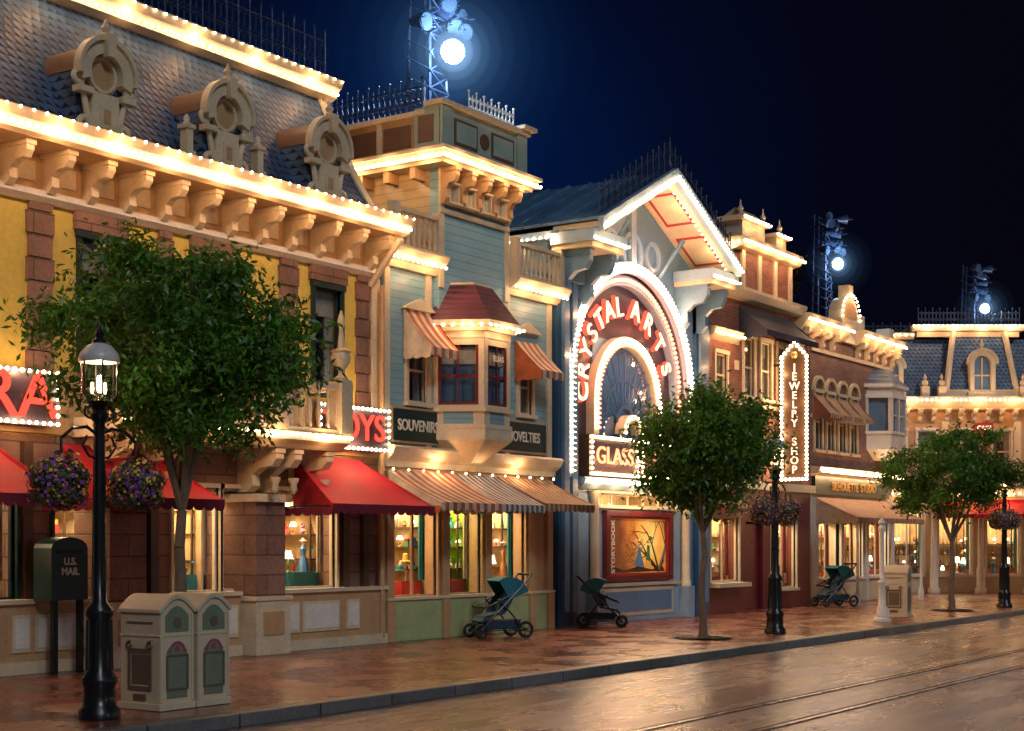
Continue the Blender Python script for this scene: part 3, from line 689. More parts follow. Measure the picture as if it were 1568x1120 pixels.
r2=o.g('inner_ring',cream); r2.ring(cx,ic,RI-.12,RI+.1,0,180,y+.0,y+.2,36)
for sg in (-1,1): a=cx+sg*RI; r2.box(a-.11,a+.1,y,y+.2,3.9,ic)
def arcb(r,z0,sp,m,yy,leg=0,part='bulbs',rad=.035,lg=0,le=6,lc=(1,.40,.18)):
    g=o.g(part,m); n=int(math.pi*r/sp)
    for i in range(n+1):
        a=math.pi*i/n; g.ball((cx+r*math.cos(a),yy,z0+r*math.sin(a)),rad)
    k=int(leg/sp)
    for i in range(1,k+1):
        for sg in (-1,1): g.ball((cx+sg*r,yy,z0-i*sp),rad)
    for i in range(lg):
        a=math.pi*(i+.5)/lg; o.light((cx+r*math.cos(a),yy-.15,z0+r*math.sin(a)),le,lc)
arcb(RO+.10,cz,.11,bulbm,y-.2,1.9,'bulbs',.036,9,12)
arcb(RO-.02,cz,.11,bulbm,y-.18,1.9,'bulbs',.028)
arcb(RO-.19,cz,.11,bulbr,y-.01,1.9,'red_bulbs',.044)
arcb(RI+.03,ic,.10,bulbm,y-.04,.7,'bulbs',.036,6,9)
arcb(RI-.08,ic,.10,bulbr,y-.03,.7,'red_bulbs',.028)
fgp=[(cx+1.2*math.cos(math.pi*i/24),y+.12,ic-.1+1.2*math.sin(math.pi*i/24)) for i in range(25)]+[(cx-1.2,y+.12,3.9),(cx+1.2,y+.12,3.9)]
o.g('fan_glass',dglass).add(fgp,[tuple(range(len(fgp)))])
fanb=M('fan_window_back',(.20,.36,.50),.5,.35,1.2); o.g('fan_back',fanb).box(cx-1.2,cx+1.2,y+.17,y+.199,3.9,6.0)
fm=o.g('fan_muntins',darkblue)
for i in range(1,12):
    a=math.pi*i/12; fm.tube((cx+.35*math.cos(a),y+.09,4.25+.35*math.sin(a)),(cx+1.2*math.cos(a),y+.09,ic-.1+1.2*math.sin(a)),.016)
fm.ring(cx,4.25,.32,.38,0,180,y+.07,y+.11,20); fm.ring(cx,4.4,.75,.79,0,180,y+.075,y+.105,24)
o.light((cx,y-.9,4.9),14,(.7,.85,1))
o.g('small_arch',cream).ring(cx,4.0,.28,.42,0,180,y-.12,y+.1,16)
for i in range(9):
    a=math.pi*i/8; o.g('bulbs',bulbm).ball((cx+.36*math.cos(a),y-.15,4.02+.36*math.sin(a)),.03)
lr=EM('letter_red_glow',(1,.10,.05),1.8)
def arctext(s_,a0,a1,r,z0,size):
    for i,ch in enumerate(s_):
        a=a0+(a1-a0)*i/(len(s_)-1); ar=math.radians(a)
        X=cx+r*math.cos(ar);Z=z0+r*math.sin(ar)
        o.text('arch_letter_back',ch,(X,y+.1,Z),size*1.18,lr,roll=a-90,ext=.03)
        o.text('arch_letter',ch,(X,y+.02,Z),size,lettw,roll=a-90,ext=.015)
arctext('CRYSTAL',183,101,1.84,4.88,.60); arctext('ARTS',79,22,1.84,4.88,.60)
for i in range(8):
    a=math.radians(8+164*i/7); o.light((cx+1.85*math.cos(a),y-.3,4.88+1.85*math.sin(a)),5,(1,.26,.13))
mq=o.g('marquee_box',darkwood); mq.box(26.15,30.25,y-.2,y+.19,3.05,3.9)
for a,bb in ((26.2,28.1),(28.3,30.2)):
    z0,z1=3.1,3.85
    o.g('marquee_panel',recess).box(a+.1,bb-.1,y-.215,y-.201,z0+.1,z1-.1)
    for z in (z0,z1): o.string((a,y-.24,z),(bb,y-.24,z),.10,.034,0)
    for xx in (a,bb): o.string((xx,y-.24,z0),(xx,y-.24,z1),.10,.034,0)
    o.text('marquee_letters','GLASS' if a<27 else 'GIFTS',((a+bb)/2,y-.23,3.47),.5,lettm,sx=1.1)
    o.light(((a+bb)/2-.5,y-.5,3.4),8,(1,.4,.2)); o.light(((a+bb)/2+.5,y-.5,3.4),8,(1,.4,.2))
pl=o.g('corner_pilaster',darkblue); pl.box(25.1,25.85,y-.12,y+.2,0,7.3)
p2=o.g('pilaster_trim',bluegrey); p2.box(25.22,25.4,y-.2,y-.121,.3,6.9); p2.box(25.52,25.7,y-.2,y-.121,.3,6.9); p2.box(25.05,25.9,y-.25,y+.1,6.9,7.3)
pl.box(30.98,31.65,y-.14,y-.051,0,7.6); p2.box(31.1,31.5,y-.2,y-.141,.3,7.2)
c=o.g('lower_cornice',lightblue); c.px([(y+.19,2.78),(y-.15,2.78),(y-.25,2.88),(y-.3,2.98),(y-.26,3.02),(y+.19,3.04)],25.86,31.0)
o.string((25.9,y-.33,2.93),(30.98,y-.33,2.93),.11,.032,.9,10,off=(0,-.12,-.1))
o.g('lower_wall',lightblue).wall(25.86,30.9,y-.04,y+.2,0,2.78,[(26.7,30.1,2.44,2.72)])
window(o,26.7,30.1,2.44,2.72,y-.05,cream,5,1,glass,fw=.04,tag='transom')
room(o,26.6,30.2,y+.22,y+1.2,2.2,2.9,warmwall,25,0,tag='transom')
o.g('bulkhead_panel_frame',cream).box(26.8,30.0,y-.07,y-.041,.12,.72); o.g('bulkhead_panel',bluegrey).box(26.9,29.9,y-.08,y-.071,.2,.64)
o.g('bulkhead_sill',cream).box(26.6,30.2,y-.14,y-.04,.76,.83)
for xx in (26.45,30.45): o.g('shop_column',cream,True).lathe([(.13,0),(.13,.1),(.1,.14),(.09,1.9),(.12,1.96),(.13,2.05)],xx,y-.14,14,.7); o.g('column_base',lightblue).box(xx-.15,xx+.15,y-.3,y-.041,0,.7)
o.g('poster_frame',maroon).wall(26.92,29.84,y-.16,y-.04,.86,2.36,[(27.06,29.7,.98,2.24)])
o.g('poster_inner_frame',redpaint).wall(27.06,29.7,y-.12,y-.041,.98,2.24,[(27.11,29.65,1.03,2.19)])
m,t,b=nt('poster_glow_print'); co=coords(t); n=noise(t,co,1.3,4); s3=t.nodes.new('ShaderNodeVectorMath'); s3.operation='DISTANCE'; lk(t,co,s3.inputs[0]); s3.inputs[1].default_value=(28.9,16.05,1.75)
ds=math_(t,'ADD',math_(t,'MULTIPLY',s3.outputs['Value'],.6),math_(t,'MULTIPLY',math_(t,'SUBTRACT',n,.5),.9))
col=ramp(t,ds,[(.05,(.95,.62,.16)),(.3,(.8,.36,.06)),(.55,(.42,.13,.025)),(.85,(.14,.04,.012))]); lk(t,col,b.inputs['Base Color'])
lk(t,col,b.inputs['Emission Color']); b.inputs['Emission Strength'].default_value=.6; b.inputs['Roughness'].default_value=.4; m.cycles.emission_sampling='NONE'  # emission makes the print itself glow as if lit
o.g('poster_picture',m).box(27.11,29.65,y-.06,y-.041,1.03,2.19)
pb=o.g('poster_branches',darkwood)
random.seed(3)
def branch(x,z,a,l,r,dep):
    if dep==0: return
    p=(x,z)
    for k in range(4):
        a+=U(-.35,.35); q=(min(29.62,max(27.7,p[0]+l*math.cos(a)/4)),min(2.16,max(1.06,p[1]+l*math.sin(a)/4)))
        pb.tube((p[0],y-.064,p[1]),(q[0],y-.064,q[1]),r,r*.8,5); p=q
        if k in(1,2): branch(p[0],p[1],a+random.choice((-1,1))*U(.5,1),l*.6,r*.55,dep-1)
        r*=.8
for a0 in (1.2,1.9,2.5,.6,2.9): branch(29.3,1.06,a0,1.3,.03,4)
pb.py([(27.15,1.05),(29.6,1.05),(29.5,1.16),(29,1.1),(28.4,1.17),(27.8,1.09),(27.3,1.2)],y-.07,y-.0605)
py_=M('poster_yellow',(.85,.55,.08),.5); pb_=M('poster_blue',(.16,.30,.5),.5); pg_=M('poster_green',(.12,.3,.06),.5); ps_=M('poster_skin',(.75,.45,.28),.5)
def pst(n_,m_,pts,yy): o.g(n_,m_).py(pts,y-yy,y-yy+.003)
pst('figure_gown',pb_,[(28.15,1.2),(28.62,1.14),(28.55,1.3),(28.47,1.45),(28.45,1.58),(28.35,1.6),(28.32,1.45),(28.22,1.3)],.098)
o.g('figure_skin',ps_).ball((28.41,y-.08,1.72),.05); pst('figure_hair',py_,[(28.36,1.74),(28.42,1.79),(28.48,1.75),(28.5,1.66),(28.46,1.68),(28.4,1.76)],.14)
pst('figure_arms',ps_,[(28.44,1.56),(28.66,1.68),(28.67,1.65),(28.46,1.52)],.102); pst('figure_arms',ps_,[(28.36,1.56),(28.16,1.74),(28.14,1.71),(28.35,1.51)],.106)
pst('figure_tunic',pg_,[(28.68,1.3),(28.92,1.28),(28.86,1.45),(28.86,1.62),(28.74,1.63),(28.74,1.45)],.098); o.g('figure_skin',ps_).ball((28.79,y-.08,1.71),.045); pst('figure_cap',pg_,[(28.7,1.74),(28.88,1.73),(28.92,1.8),(28.78,1.83)],.14)
for xx in (28.72,28.84): pst('figure_legs',py_,[(xx,1.3),(xx+.05,1.3),(xx+.09*(1 if xx>28.8 else -1)+.03,1.13),(xx+.09*(1 if xx>28.8 else -1),1.13)],.1)
o.text('poster_lettering','STORYBOOK',(27.33,y-.07,1.6),.19,signtext,roll=90,ext=.002)
o.light((28.2,y-.5,2.5),12,(1,.7,.4)); o.light((27.2,y-.5,2.5),6,(1,.7,.4))
yf=14.9
ex0,ex1=cx-3.0,cx+3.0; ez=7.85; az=9.35
def roofslab(g,x0,z0,x1,z1,y0,y1,t): g.py([(x0,z0),(x1,z1),(x1,z1+t),(x0,z0+t)],y0,y1)
ms=o.g('roof',metalroof)
roofslab(ms,ex0-.05,ez+.12,cx,az+.12,yf+.02,23,.06); roofslab(ms,cx,az+.12,ex1+.05,ez+.12,yf+.02,23,.06)
k=yf+.5
while k<23:
    o.g('roof_seams',metalroof).tube((ex0,k,ez+.2),(cx,k,az+.2),.025,n=4); k+=.55
so=o.g('gable_soffit',cream)
roofslab(so,ex0,ez,cx,az,yf+.14,y,.1); roofslab(so,cx,az,ex1,ez,yf+.14,y,.1)
fa=o.g('gable_fascia',lightblue)
roofslab(fa,ex0-.06,ez-.12,cx,az-.06,yf,yf+.13,.28); roofslab(fa,cx,az-.06,ex1+.06,ez-.12,yf,yf+.13,.28)
so2=o.g('soffit_stripes',redpaint)
for s0,s1 in ((.1,.42),(.55,.88)):
    for sg in (-1,1):
        def q(t_): return (cx+sg*3.0*(1-t_), ez+(az-ez)*t_-.006)
        (xa,za),(xb,zb)=q(s0),q(s1)
        for (ya,yb2) in ((yf+.3,yf+.36),(y-.26,y-.2)):
            so2.add([(xa,ya,za),(xb,ya,zb),(xb,yb2,zb),(xa,yb2,za)],[(0,1,2,3)])
        for (u0,u1) in ((s0,s0+.025),(s1-.025,s1)):
            (xa,za),(xb,zb)=q(u0),q(u1); so2.add([(xa,yf+.36,za),(xb,yf+.36,zb),(xb,y-.26,zb),(xa,y-.26,za)],[(0,1,2,3)])
for sg in (-1,1):
    o.string((cx+sg*3.05,yf-.04,ez-.02),(cx,yf-.04,az+.02),.12,.032,.9,8,off=(0,-.1,-.12))
    o.string((cx+sg*2.9,yf+.25,ez-.05),(cx,yf+.25,az-.08),.16,.022,1.6,3,off=(0,.1,-.12))
    cresting(o,(cx+sg*2.9,yf+.2,ez+.22),(cx,yf+.2,az+.2),.62,iron,.26)
    a,bb=sorted((cx+sg*1.9,cx+sg*3.2))
    fa.box(a,bb,yf+.135,y-.06,7.55,7.78); so.box(a+.05,bb-.05,yf+.2,y-.06,7.45,7.549)
    o.string((a,yf+.1,7.6),(bb,yf+.1,7.6),.12,.026,.8,7,off=(0,-.08,-.1))
    g=o.g('gable_brackets',bluegrey)
    for bx in (cx+sg*2.1,cx+sg*2.95):
        bracket(g,bx,y-.05,yf+.35,6.5,7.45,.14)
    g.tube((cx+sg*1.2,yf+.5,8.3),(cx+sg*1.2,y-.05,7.5),.05)
g=o.g('gable_ornament',lightblue); g.ring(cx,7.9,.35,.45,0,360,y-.12,y-.05,22); g.box(cx-.1,cx+.1,y-.14,y-.051,7.6,9.2)
for sg in (-1,1): g.ring(cx+sg*.9,7.95,.25,.33,0,360,y-.12,y-.05,18)
o.g('left_side_wall',bluegrey).box(25.2,25.4,y+.2,23,6.0,7.9)
o.g('side_eave',lightblue).box(24.95,25.3,y-.2,23,7.7,7.85)
o.string((24.93,yf+.5,7.72),(24.93,22.5,7.72),.15,.028,1.2,9,off=(-.1,0,-.08))
o.g('upper_wall_fill',bluegrey).box(25.4,31.7,y+.3,y+.5,6.0,7.9)
o.g('gable_finial',iron,True).lathe([(.05,0),(.08,.1),(.02,.2),(.05,.35),(.01,.7)],cx,yf+.2,8,az+.2)
o.light((cx,yf+.3,7.3),14,(.7,.82,1))
o.done()

# ================================================================== B4 red brick
o=O('red_brick_building',(34.8,16.1,0)); y=16.1
up=[(33.75,34.35,5.3,6.75),(34.75,35.35,5.3,6.75),(35.75,36.35,5.3,6.75),(32.2,32.8,5.2,6.2)]
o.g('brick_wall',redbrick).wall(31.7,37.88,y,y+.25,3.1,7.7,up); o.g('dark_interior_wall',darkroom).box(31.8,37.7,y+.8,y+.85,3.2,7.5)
for a in up: window(o,*a,y,cream,1,2,cur=True,tag='upper_window')
gw=[(31.95,33.45,.74,2.3),(35.4,36.9,.5,2.3)]
o.g('ground_wall',maroon).wall(31.7,37.88,y,y+.25,0,3.1,gw+[(33.9,34.9,0,2.2)])
for a in gw: window(o,*a,y,cream,2,1,glass,tag='shop_window'); room(o,a[0]-.1,a[1]+.1,y+.27,y+1.5,.6,2.45,warmwall,32,14)
o.g('door',maroon).box(33.95,34.85,y+.12,y+.16,0,2.15)
c=o.g('trim',cream); c.box(31.7,37.9,y-.15,y,3.0,3.2); c.box(31.75,33.5,y-.35,y,.62,.72)
c.px([(y,6.5),(y-.25,6.6),(y-.3,6.75),(y,6.8)],31.7,33.2); o.string((31.75,y-.33,6.62),(33.15,y-.33,6.62),.15,.03,.8,12,off=(0,-.1,-.1))
c.box(31.7,37.9,y-.06,y,5.05,5.15)
o.light((32.6,y-.7,5.9),18); o.light((33.2,y-.7,4.2),16); o.light((35.2,y-.9,8.2),14)  # free wash lights without bulbs, added to brighten the brick
for z in (5.9,6.5,4.4,3.8):
    o.g('quoins',cream).box(33.25,33.45,y-.04,y-.001,z,z+.22)
awning(o,33.5,36.6,y,y-.75,7.5,6.85,darkfab,'dark_awning',0,.15)
c.px([(y,7.6),(y-.2,7.65),(y-.3,7.8),(y-.3,7.88),(y+.3,7.88),(y+.3,7.6)],31.7,37.0)
t_=o.g('roof_turret',redbrick); t_.box(33.5,36.5,y-.05,y+1.2,7.88,8.85)
for i in range(4): o.g('turret_pilasters',cream).box(33.5+i*.94,33.68+i*.94,y-.1,y-.051,7.88,8.85)
c.px([(y,8.85),(y-.2,8.9),(y-.32,9.05),(y-.3,9.14),(y+1.3,9.14),(y+1.3,8.85)],33.25,36.75)
c.box(33.6,34.9,y-.05,y+.6,9.14,9.6); c.box(33.5,35.0,y-.15,y+.7,9.6,9.72); c.px([(y-.1,9.72),(y+.2,9.95),(y+.6,9.72)],33.7,34.8); c.box(35.6,36.2,y-.05,y+.5,9.14,9.5); c.box(35.5,36.3,y-.12,y+.55,9.5,9.6)
fn=o.g('turret_finials',cream,True)
for xx in (33.6,34.9,35.9): fn.lathe([(.07,0),(.09,.04),(.04,.08),(.08,.18),(.03,.26),(.01,.4)],xx,y,10,9.7 if xx<35 else 9.6)
o.string((33.25,y-.34,9.0),(36.75,y-.34,9.0),.15,.032,.9,11,off=(0,-.1,-.1)); o.string((33.5,y-.18,9.66),(35.0,y-.18,9.66),.16,.03,.8,8,off=(0,-.1,-.1)); o.string((35.5,y-.15,9.56),(36.3,y-.15,9.56),.16,.03,.8,8,off=(0,-.1,-.1))
o.string((33.22,y-.3,9.0),(33.22,y+1.2,9.0),.16,.03,.8,8,off=(-.1,0,-.1))
o.g('rear_mass',darkroom).box(31.8,37.8,y+1.6,21,0,7.5)
awning(o,31.75,33.4,y,y-.5,2.85,2.5,maroon,'small_awning',0,.1)
o.done()
o=O('jewelry_blade_sign',(35.4,15.45,3.2)); bx=35.4
o.g('panel',darkwood).box(bx,bx+.16,15.1,15.82,3.25,6.35)
o.g('panel_top',darkwood).add([(bx,15.1,6.35),(bx,15.82,6.35),(bx,15.7,6.65),(bx,15.46,6.78),(bx,15.22,6.65),(bx+.16,15.1,6.35),(bx+.16,15.82,6.35),(bx+.16,15.7,6.65),(bx+.16,15.46,6.78),(bx+.16,15.22,6.65)],[(0,1,2,3,4),(9,8,7,6,5),(1,6,7,2),(2,7,8,3),(3,8,9,4),(4,9,5,0)])
for yy in (15.12,15.8): o.string((bx-.04,yy,3.28),(bx-.04,yy,6.35),.10,.04,.8,7,off=(-.15,0,0))
o.string((bx-.04,15.12,3.28),(bx-.04,15.8,3.28),.10,.04,0); o.string((bx-.04,15.12,6.38),(bx-.04,15.46,6.74),.10,.04,0); o.string((bx-.04,15.8,6.38),(bx-.04,15.46,6.74),.10,.04,0)
for i,ch in enumerate('JEWELRY SHOP'):
    if ch!=' ': o.text('sign_letter',ch,(bx-.02,15.46,6.1-i*.235),.27,lettw,rz=-90,ext=.01)
o.g('disc',gold).ball((bx-.02,15.46,6.42),.1); o.g('arms',black).tube((bx+.08,15.8,6.2),(bx+.08,16.12,6.2),.03); o.g('arms',black).tube((bx+.08,15.8,3.6),(bx+.08,16.12,3.6),.03)
o.done()

# ================================================================== B5 tan brick
o=O('tan_brick_building',(41,16.1,0))
up=[(38.15+i*.85,38.65+i*.85,4.2,5.75) for i in range(4)]
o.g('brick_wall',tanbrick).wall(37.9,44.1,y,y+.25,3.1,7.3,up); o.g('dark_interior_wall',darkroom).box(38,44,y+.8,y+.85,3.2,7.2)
for i_,a in enumerate(up): 
    window(o,*a,y,cream,1,2,cur=True,tag='upper_window'); awning(o,a[0]-.08,a[1]+.08,y-.02,y-.5,5.7,5.15,str4,'window_awning_%s'%'abcd'[i_],0,.12)
    o.g('arch_hoods',cream).ring((a[0]+a[1])/2,5.8,.32,.42,0,180,y-.08,y-.001,12)
c=o.g('trim',cream)
for a,bb in ((36.9,40.0),(40.9,44.2)):
    c.px([(y,7.25),(y-.15,7.3),(y-.3,7.5),(y-.42,7.6),(y-.4,7.72),(y+.3,7.74),(y+.3,7.25)],a,bb)
    o.string((a,y-.42,7.55),(bb,y-.42,7.55),.16,.032,.9,12,off=(0,-.12,-.08))
    k=a+.3
    while k<bb: bracket(c,k,y,y-.3,6.95,7.4,.14); k+=.7
c.box(37.9,44.1,y-.05,y,6.85,6.95)
c.disc(40.5,8.0,.62,y-.1,y+.3,20,0,180); c.box(39.85,41.15,y-.12,y+.3,7.3,8.0); o.g('pediment_face',tan).disc(40.5,8.0,.45,y-.13,y-.101,20,0,180)
for k in range(15):
    a=math.pi*k/14; o.g('bulbs',bulbm).ball((40.5+.66*math.cos(a),y-.14,8.02+.66*math.sin(a)),.032)
o.light((40.5,y-.5,8.6),10); o.light((39.9,y-.5,8.1),6); c.box(40.35,40.65,y-.12,y+.2,8.6,8.95)
c.box(41.2,41.6,y-.1,y+.3,7.74,8.2); c.box(43.6,44.0,y-.1,y+.3,7.74,8.1)
or_=[(42.0,16.1),(42.4,15.5),(43.5,15.5),(43.9,16.1)]
def sc2(p,k): return [(42.95+(a-42.95)*k,16.1-(16.1-b_)*k) for a,b_ in p]
g=o.g('oriel',white); g.pz(or_,4.4,4.85); g.pz(sc2(or_,1.1),4.85,4.93); g.pz(sc2(or_,1.1),5.9,6.0); g.pz(or_,6.0,6.2); g.pz(sc2(or_,1.18),6.2,6.3); g.loft([(a,b_,4.1) for a,b_ in sc2(or_,.4)],[(a,b_,4.4) for a,b_ in or_])
o.g('oriel_roof',slate).loft([(a,b_,6.302) for a,b_ in sc2(or_,1.14)],[(a,b_,6.8) for a,b_ in sc2(or_,.4)])
o.g('oriel_dark',blueback).pz(sc2(or_,.88),4.94,5.9)
for p in or_+[(42.95,15.5)]: g.box(p[0]-.06,p[0]+.06,p[1]-.05,p[1]+.07,4.93,5.9)
g.box(42.4,43.5,15.5,15.56,5.38,5.43)
gw=[(38.3,39.8,.7,2.3),(40.2,41.6,.7,2.3),(42.0,43.7,.7,2.3)]
o.g('ground_wall',cream).wall(37.9,44.1,y,y+.25,0,3.1,gw)
for a in gw: window(o,*a,y,white,2,1,glass,tag='shop_window'); room(o,a[0]-.1,a[1]+.1,y+.27,y+1.5,.6,2.45,warmwall,34,12)
c.px([(y,3.55),(y-.25,3.6),(y-.3,3.72),(y,3.75)],37.9,44.1); o.string((38,y-.33,3.6),(44.1,y-.33,3.6),.12,.034,.9,11,off=(0,-.12,-.06))
o.g('sign_panel',darkgreen).box(38.0,43.6,y-.1,y-.001,2.98,3.48); o.text('sign_letters','SILHOUETTE  STUDIO',(40.8,y-.115,3.22),.34,gold)
awning(o,38.0,43.2,y-.12,y-1.3,2.9,2.35,str4,'striped_awning',0,.15)
for xx in (38.1,39.9,41.8,43.9): o.g('posts',white).box(xx-.1,xx+.1,y-.12,y-.001,0,2.9)
for xx in (38.1,40.7,43.1): o.g('awning_posts',white,True).lathe([(.08,0),(.08,.3),(.04,.4),(.035,2.2),(.06,2.3)],xx,y-1.25,10,0)
o.g('rear_mass',darkroom).box(38,44,y+1.6,21,0,7.2)
o.g('end_wall',tanbrick).box(43.9,44.1,y+.25,21,0,7.3)
o.done()

# ================================================================== B6 corner mansard building (rotated)
th=math.atan((2350-784)/2300.)
rot=th-math.pi/2
v=Vector((math.cos(th),math.sin(th),0)); r_=Vector((math.sin(th),-math.cos(th),0))
base=v*50+r_*12.2
o=O('corner_mansard_building',tuple(base),rot,local=True)
XS=(-1.5,.3,1.3,2.8,3.8,5.2,6.6,8,9.5)
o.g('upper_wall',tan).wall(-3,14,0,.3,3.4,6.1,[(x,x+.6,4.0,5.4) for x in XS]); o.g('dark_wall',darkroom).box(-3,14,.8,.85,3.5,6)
for x in XS: window(o,x,x+.6,4.0,5.4,0,white,1,2,cur=True,tag='upper_window')
c=o.g('cornice',cream); c.px([(0,6.05),(-.2,6.1),(-.35,6.3),(-.45,6.4),(-.42,6.5),(.3,6.52),(.3,6.05)],-3,14)
o.string((-3,-.47,6.38),(14,-.47,6.38),.16,.036,1.1,12,off=(0,-.15,-.1))
x=-2.7
while x<13: bracket(c,x,0,-.33,5.7,6.12,.12); x+=.45
for x in (-.4,2.2,4.6,7.4): c.box(x-.12,x+.12,-.08,-.001,3.45,5.7)
sl=o.g('mansard',slate)
sl.px([(.05,6.52),(.5,8.5),(4,8.5),(4,6.52)],-3,14)
c.px([(.4,8.5),(.3,8.6),(.3,8.7),(4,8.72),(4,8.5)],-3,1.3)
c.box(1.2,4.9,.1,4,8.75,8.95); c.box(1.35,4.75,.2,.3,8.55,8.75); o.string((1.2,.05,8.9),(4.9,.05,8.9),.16,.034,.9,11,off=(0,-.12,-.1))
o.string((-3,.25,8.62),(1.2,.25,8.62),.2,.03,1.2,6,off=(0,-.12,-.1))
cresting(o,(1.4,.3,8.95),(4.8,.3,8.95),.55,iron,.24,'roof_railing'); cresting(o,(-2.5,.6,8.7),(1.2,.6,8.7),.35,iron,.3,'roof_railing')
sl2=o.g('tower_mansard',slate); sl2.loft([(2.2,-.1,6.52),(4.6,-.1,6.52),(4.6,2,6.52),(2.2,2,6.52)],[(2.55,.25,8.75),(4.25,.25,8.75),(4.25,2,8.75),(2.55,2,8.75)])
for a0,a1 in (((2.2,-.12),(2.55,.23)),((4.6,-.12),(4.25,.23))): o.g('tower_ribs',cream).tube((a0[0],a0[1],6.52),(a1[0],a1[1],8.75),.1)
c.box(2.1,4.7,-.2,2,6.5,6.75)
uf=o.g('cornice_urns',cream,True)
for x in (1.5,2.05,4.75,5.4): c.box(x-.12,x+.12,-.3,-.06,6.52,6.85); uf.lathe([(.06,0),(.11,.1),(.1,.18),(.03,.22),(.06,.3),(.01,.42)],x,-.18,10,6.85)
blb=M('blue_lit_back',(.12,.2,.32),.5)
for dx,dz in ((3.4,0),(.35,-.15),(6.6,-.15)):
    c.box(dx-.42,dx-.28,-.25,.5,6.6,7.6+dz); c.box(dx+.28,dx+.42,-.25,.5,6.6,7.6+dz); c.ring(dx,7.6+dz,.28,.44,0,180,-.25,.5,16); c.box(dx-.5,dx+.5,-.3,.5,6.53,6.66)
    c.ring(dx,7.6+dz,.44,.52,0,180,-.3,-.1,16)
    o.g('dormer_back',blb).box(dx-.28,dx+.28,-.1,-.08,6.66,7.6+dz); o.g('dormer_back',blb).disc(dx,7.6+dz,.28,-.1,-.08,16,0,180)
    o.g('dormer_finial',cream,True).lathe([(.05,0),(.1,.05),(.03,.1),(.06,.2),(.01,.4)],dx,-.15,8,8.04+dz)
    c.box(dx-.02,dx+.02,-.14,-.101,6.66,7.8+dz); c.box(dx-.28,dx+.28,-.13,-.102,7.2,7.25)
    o.light((dx,-1.0,6.9),8,(1,.75,.5))
gw=[(x,x+1.1,.6,2.7) for x in (-2.6,-1.0,.4,2.0,3.6,5.2,6.8,8.4)]
o.g('ground_wall',cream).wall(-3,14,0,.3,0,3.4,gw)
for a in gw: window(o,*a,0,white,2,1,glass,tag='shop_window'); room(o,a[0]-.1,a[1]+.1,.32,1.6,.4,2.9,warmwall,22,9)
c.box(-3,14,-.3,0,3.2,3.45); o.string((-3,-.33,3.3),(14,-.33,3.3),.2,.03,1.3,9,off=(0,-.15,-.1))
for x in (-1.25,.1,1.75,3.3,4.9,6.5,8.1): o.g('columns',white,True).lathe([(.2,0),(.2,.15),(.14,.2),(.14,.8),(.1,.9),(.09,2.8),(.15,2.95),(.16,3.1)],x,-.35,12,0)
awning(o,1.9,4.9,-.1,-1.2,3.1,2.6,redfab,'red_awning',0,.14); awning(o,5.1,8,-.1,-1.2,3.1,2.6,str1,'striped_awning',0,.14)
o.g('wall_sign',redpaint).box(3.15,3.75,-.2,-.1,5.3,5.65); o.text('sign_letters','CAFE',(3.45,-.22,5.47),.2,lettw)
o.g('rear_mass',darkroom).box(-3,14,1.7,5,0,6.5)
o.done()
o=O('cream_shop_building',tuple(v*44+r_*16.9),rot,local=True)
o.g('wall',tan).wall(0,8,0,.3,0,7.0,[(.5,1.4,3.9,5.4),(2,2.9,3.9,5.4),(.4,2.2,.6,2.6)]); o.g('dark_wall',darkroom).box(0,8,.6,.65,3,6.8)
c=o.g('trim',cream); c.px([(0,6.9),(-.3,7.0),(-.4,7.3),(0,7.35)],-.2,8); c.box(-.1,8,-.2,0,3.1,3.4)
for a in ((.5,1.4,3.9,5.4),(2,2.9,3.9,5.4)): window(o,*a,0,white,1,2,cur=True)
room(o,.3,2.3,.32,1.5,.5,2.7,warmwall,30,8); o.string((-.2,-.4,7.1),(8,-.4,7.1),.15,.036,1,12,off=(0,-.1,-.1)); o.string((0,-.25,3.2),(8,-.25,3.2),.15,.036,1,12,off=(0,-.1,-.1))
o.g('side_wall',tan).box(0,.3,.3,5,0,7); o.string((-.1,-.1,3.2),(-.1,4,3.2),.15,.03,0)
o.done()

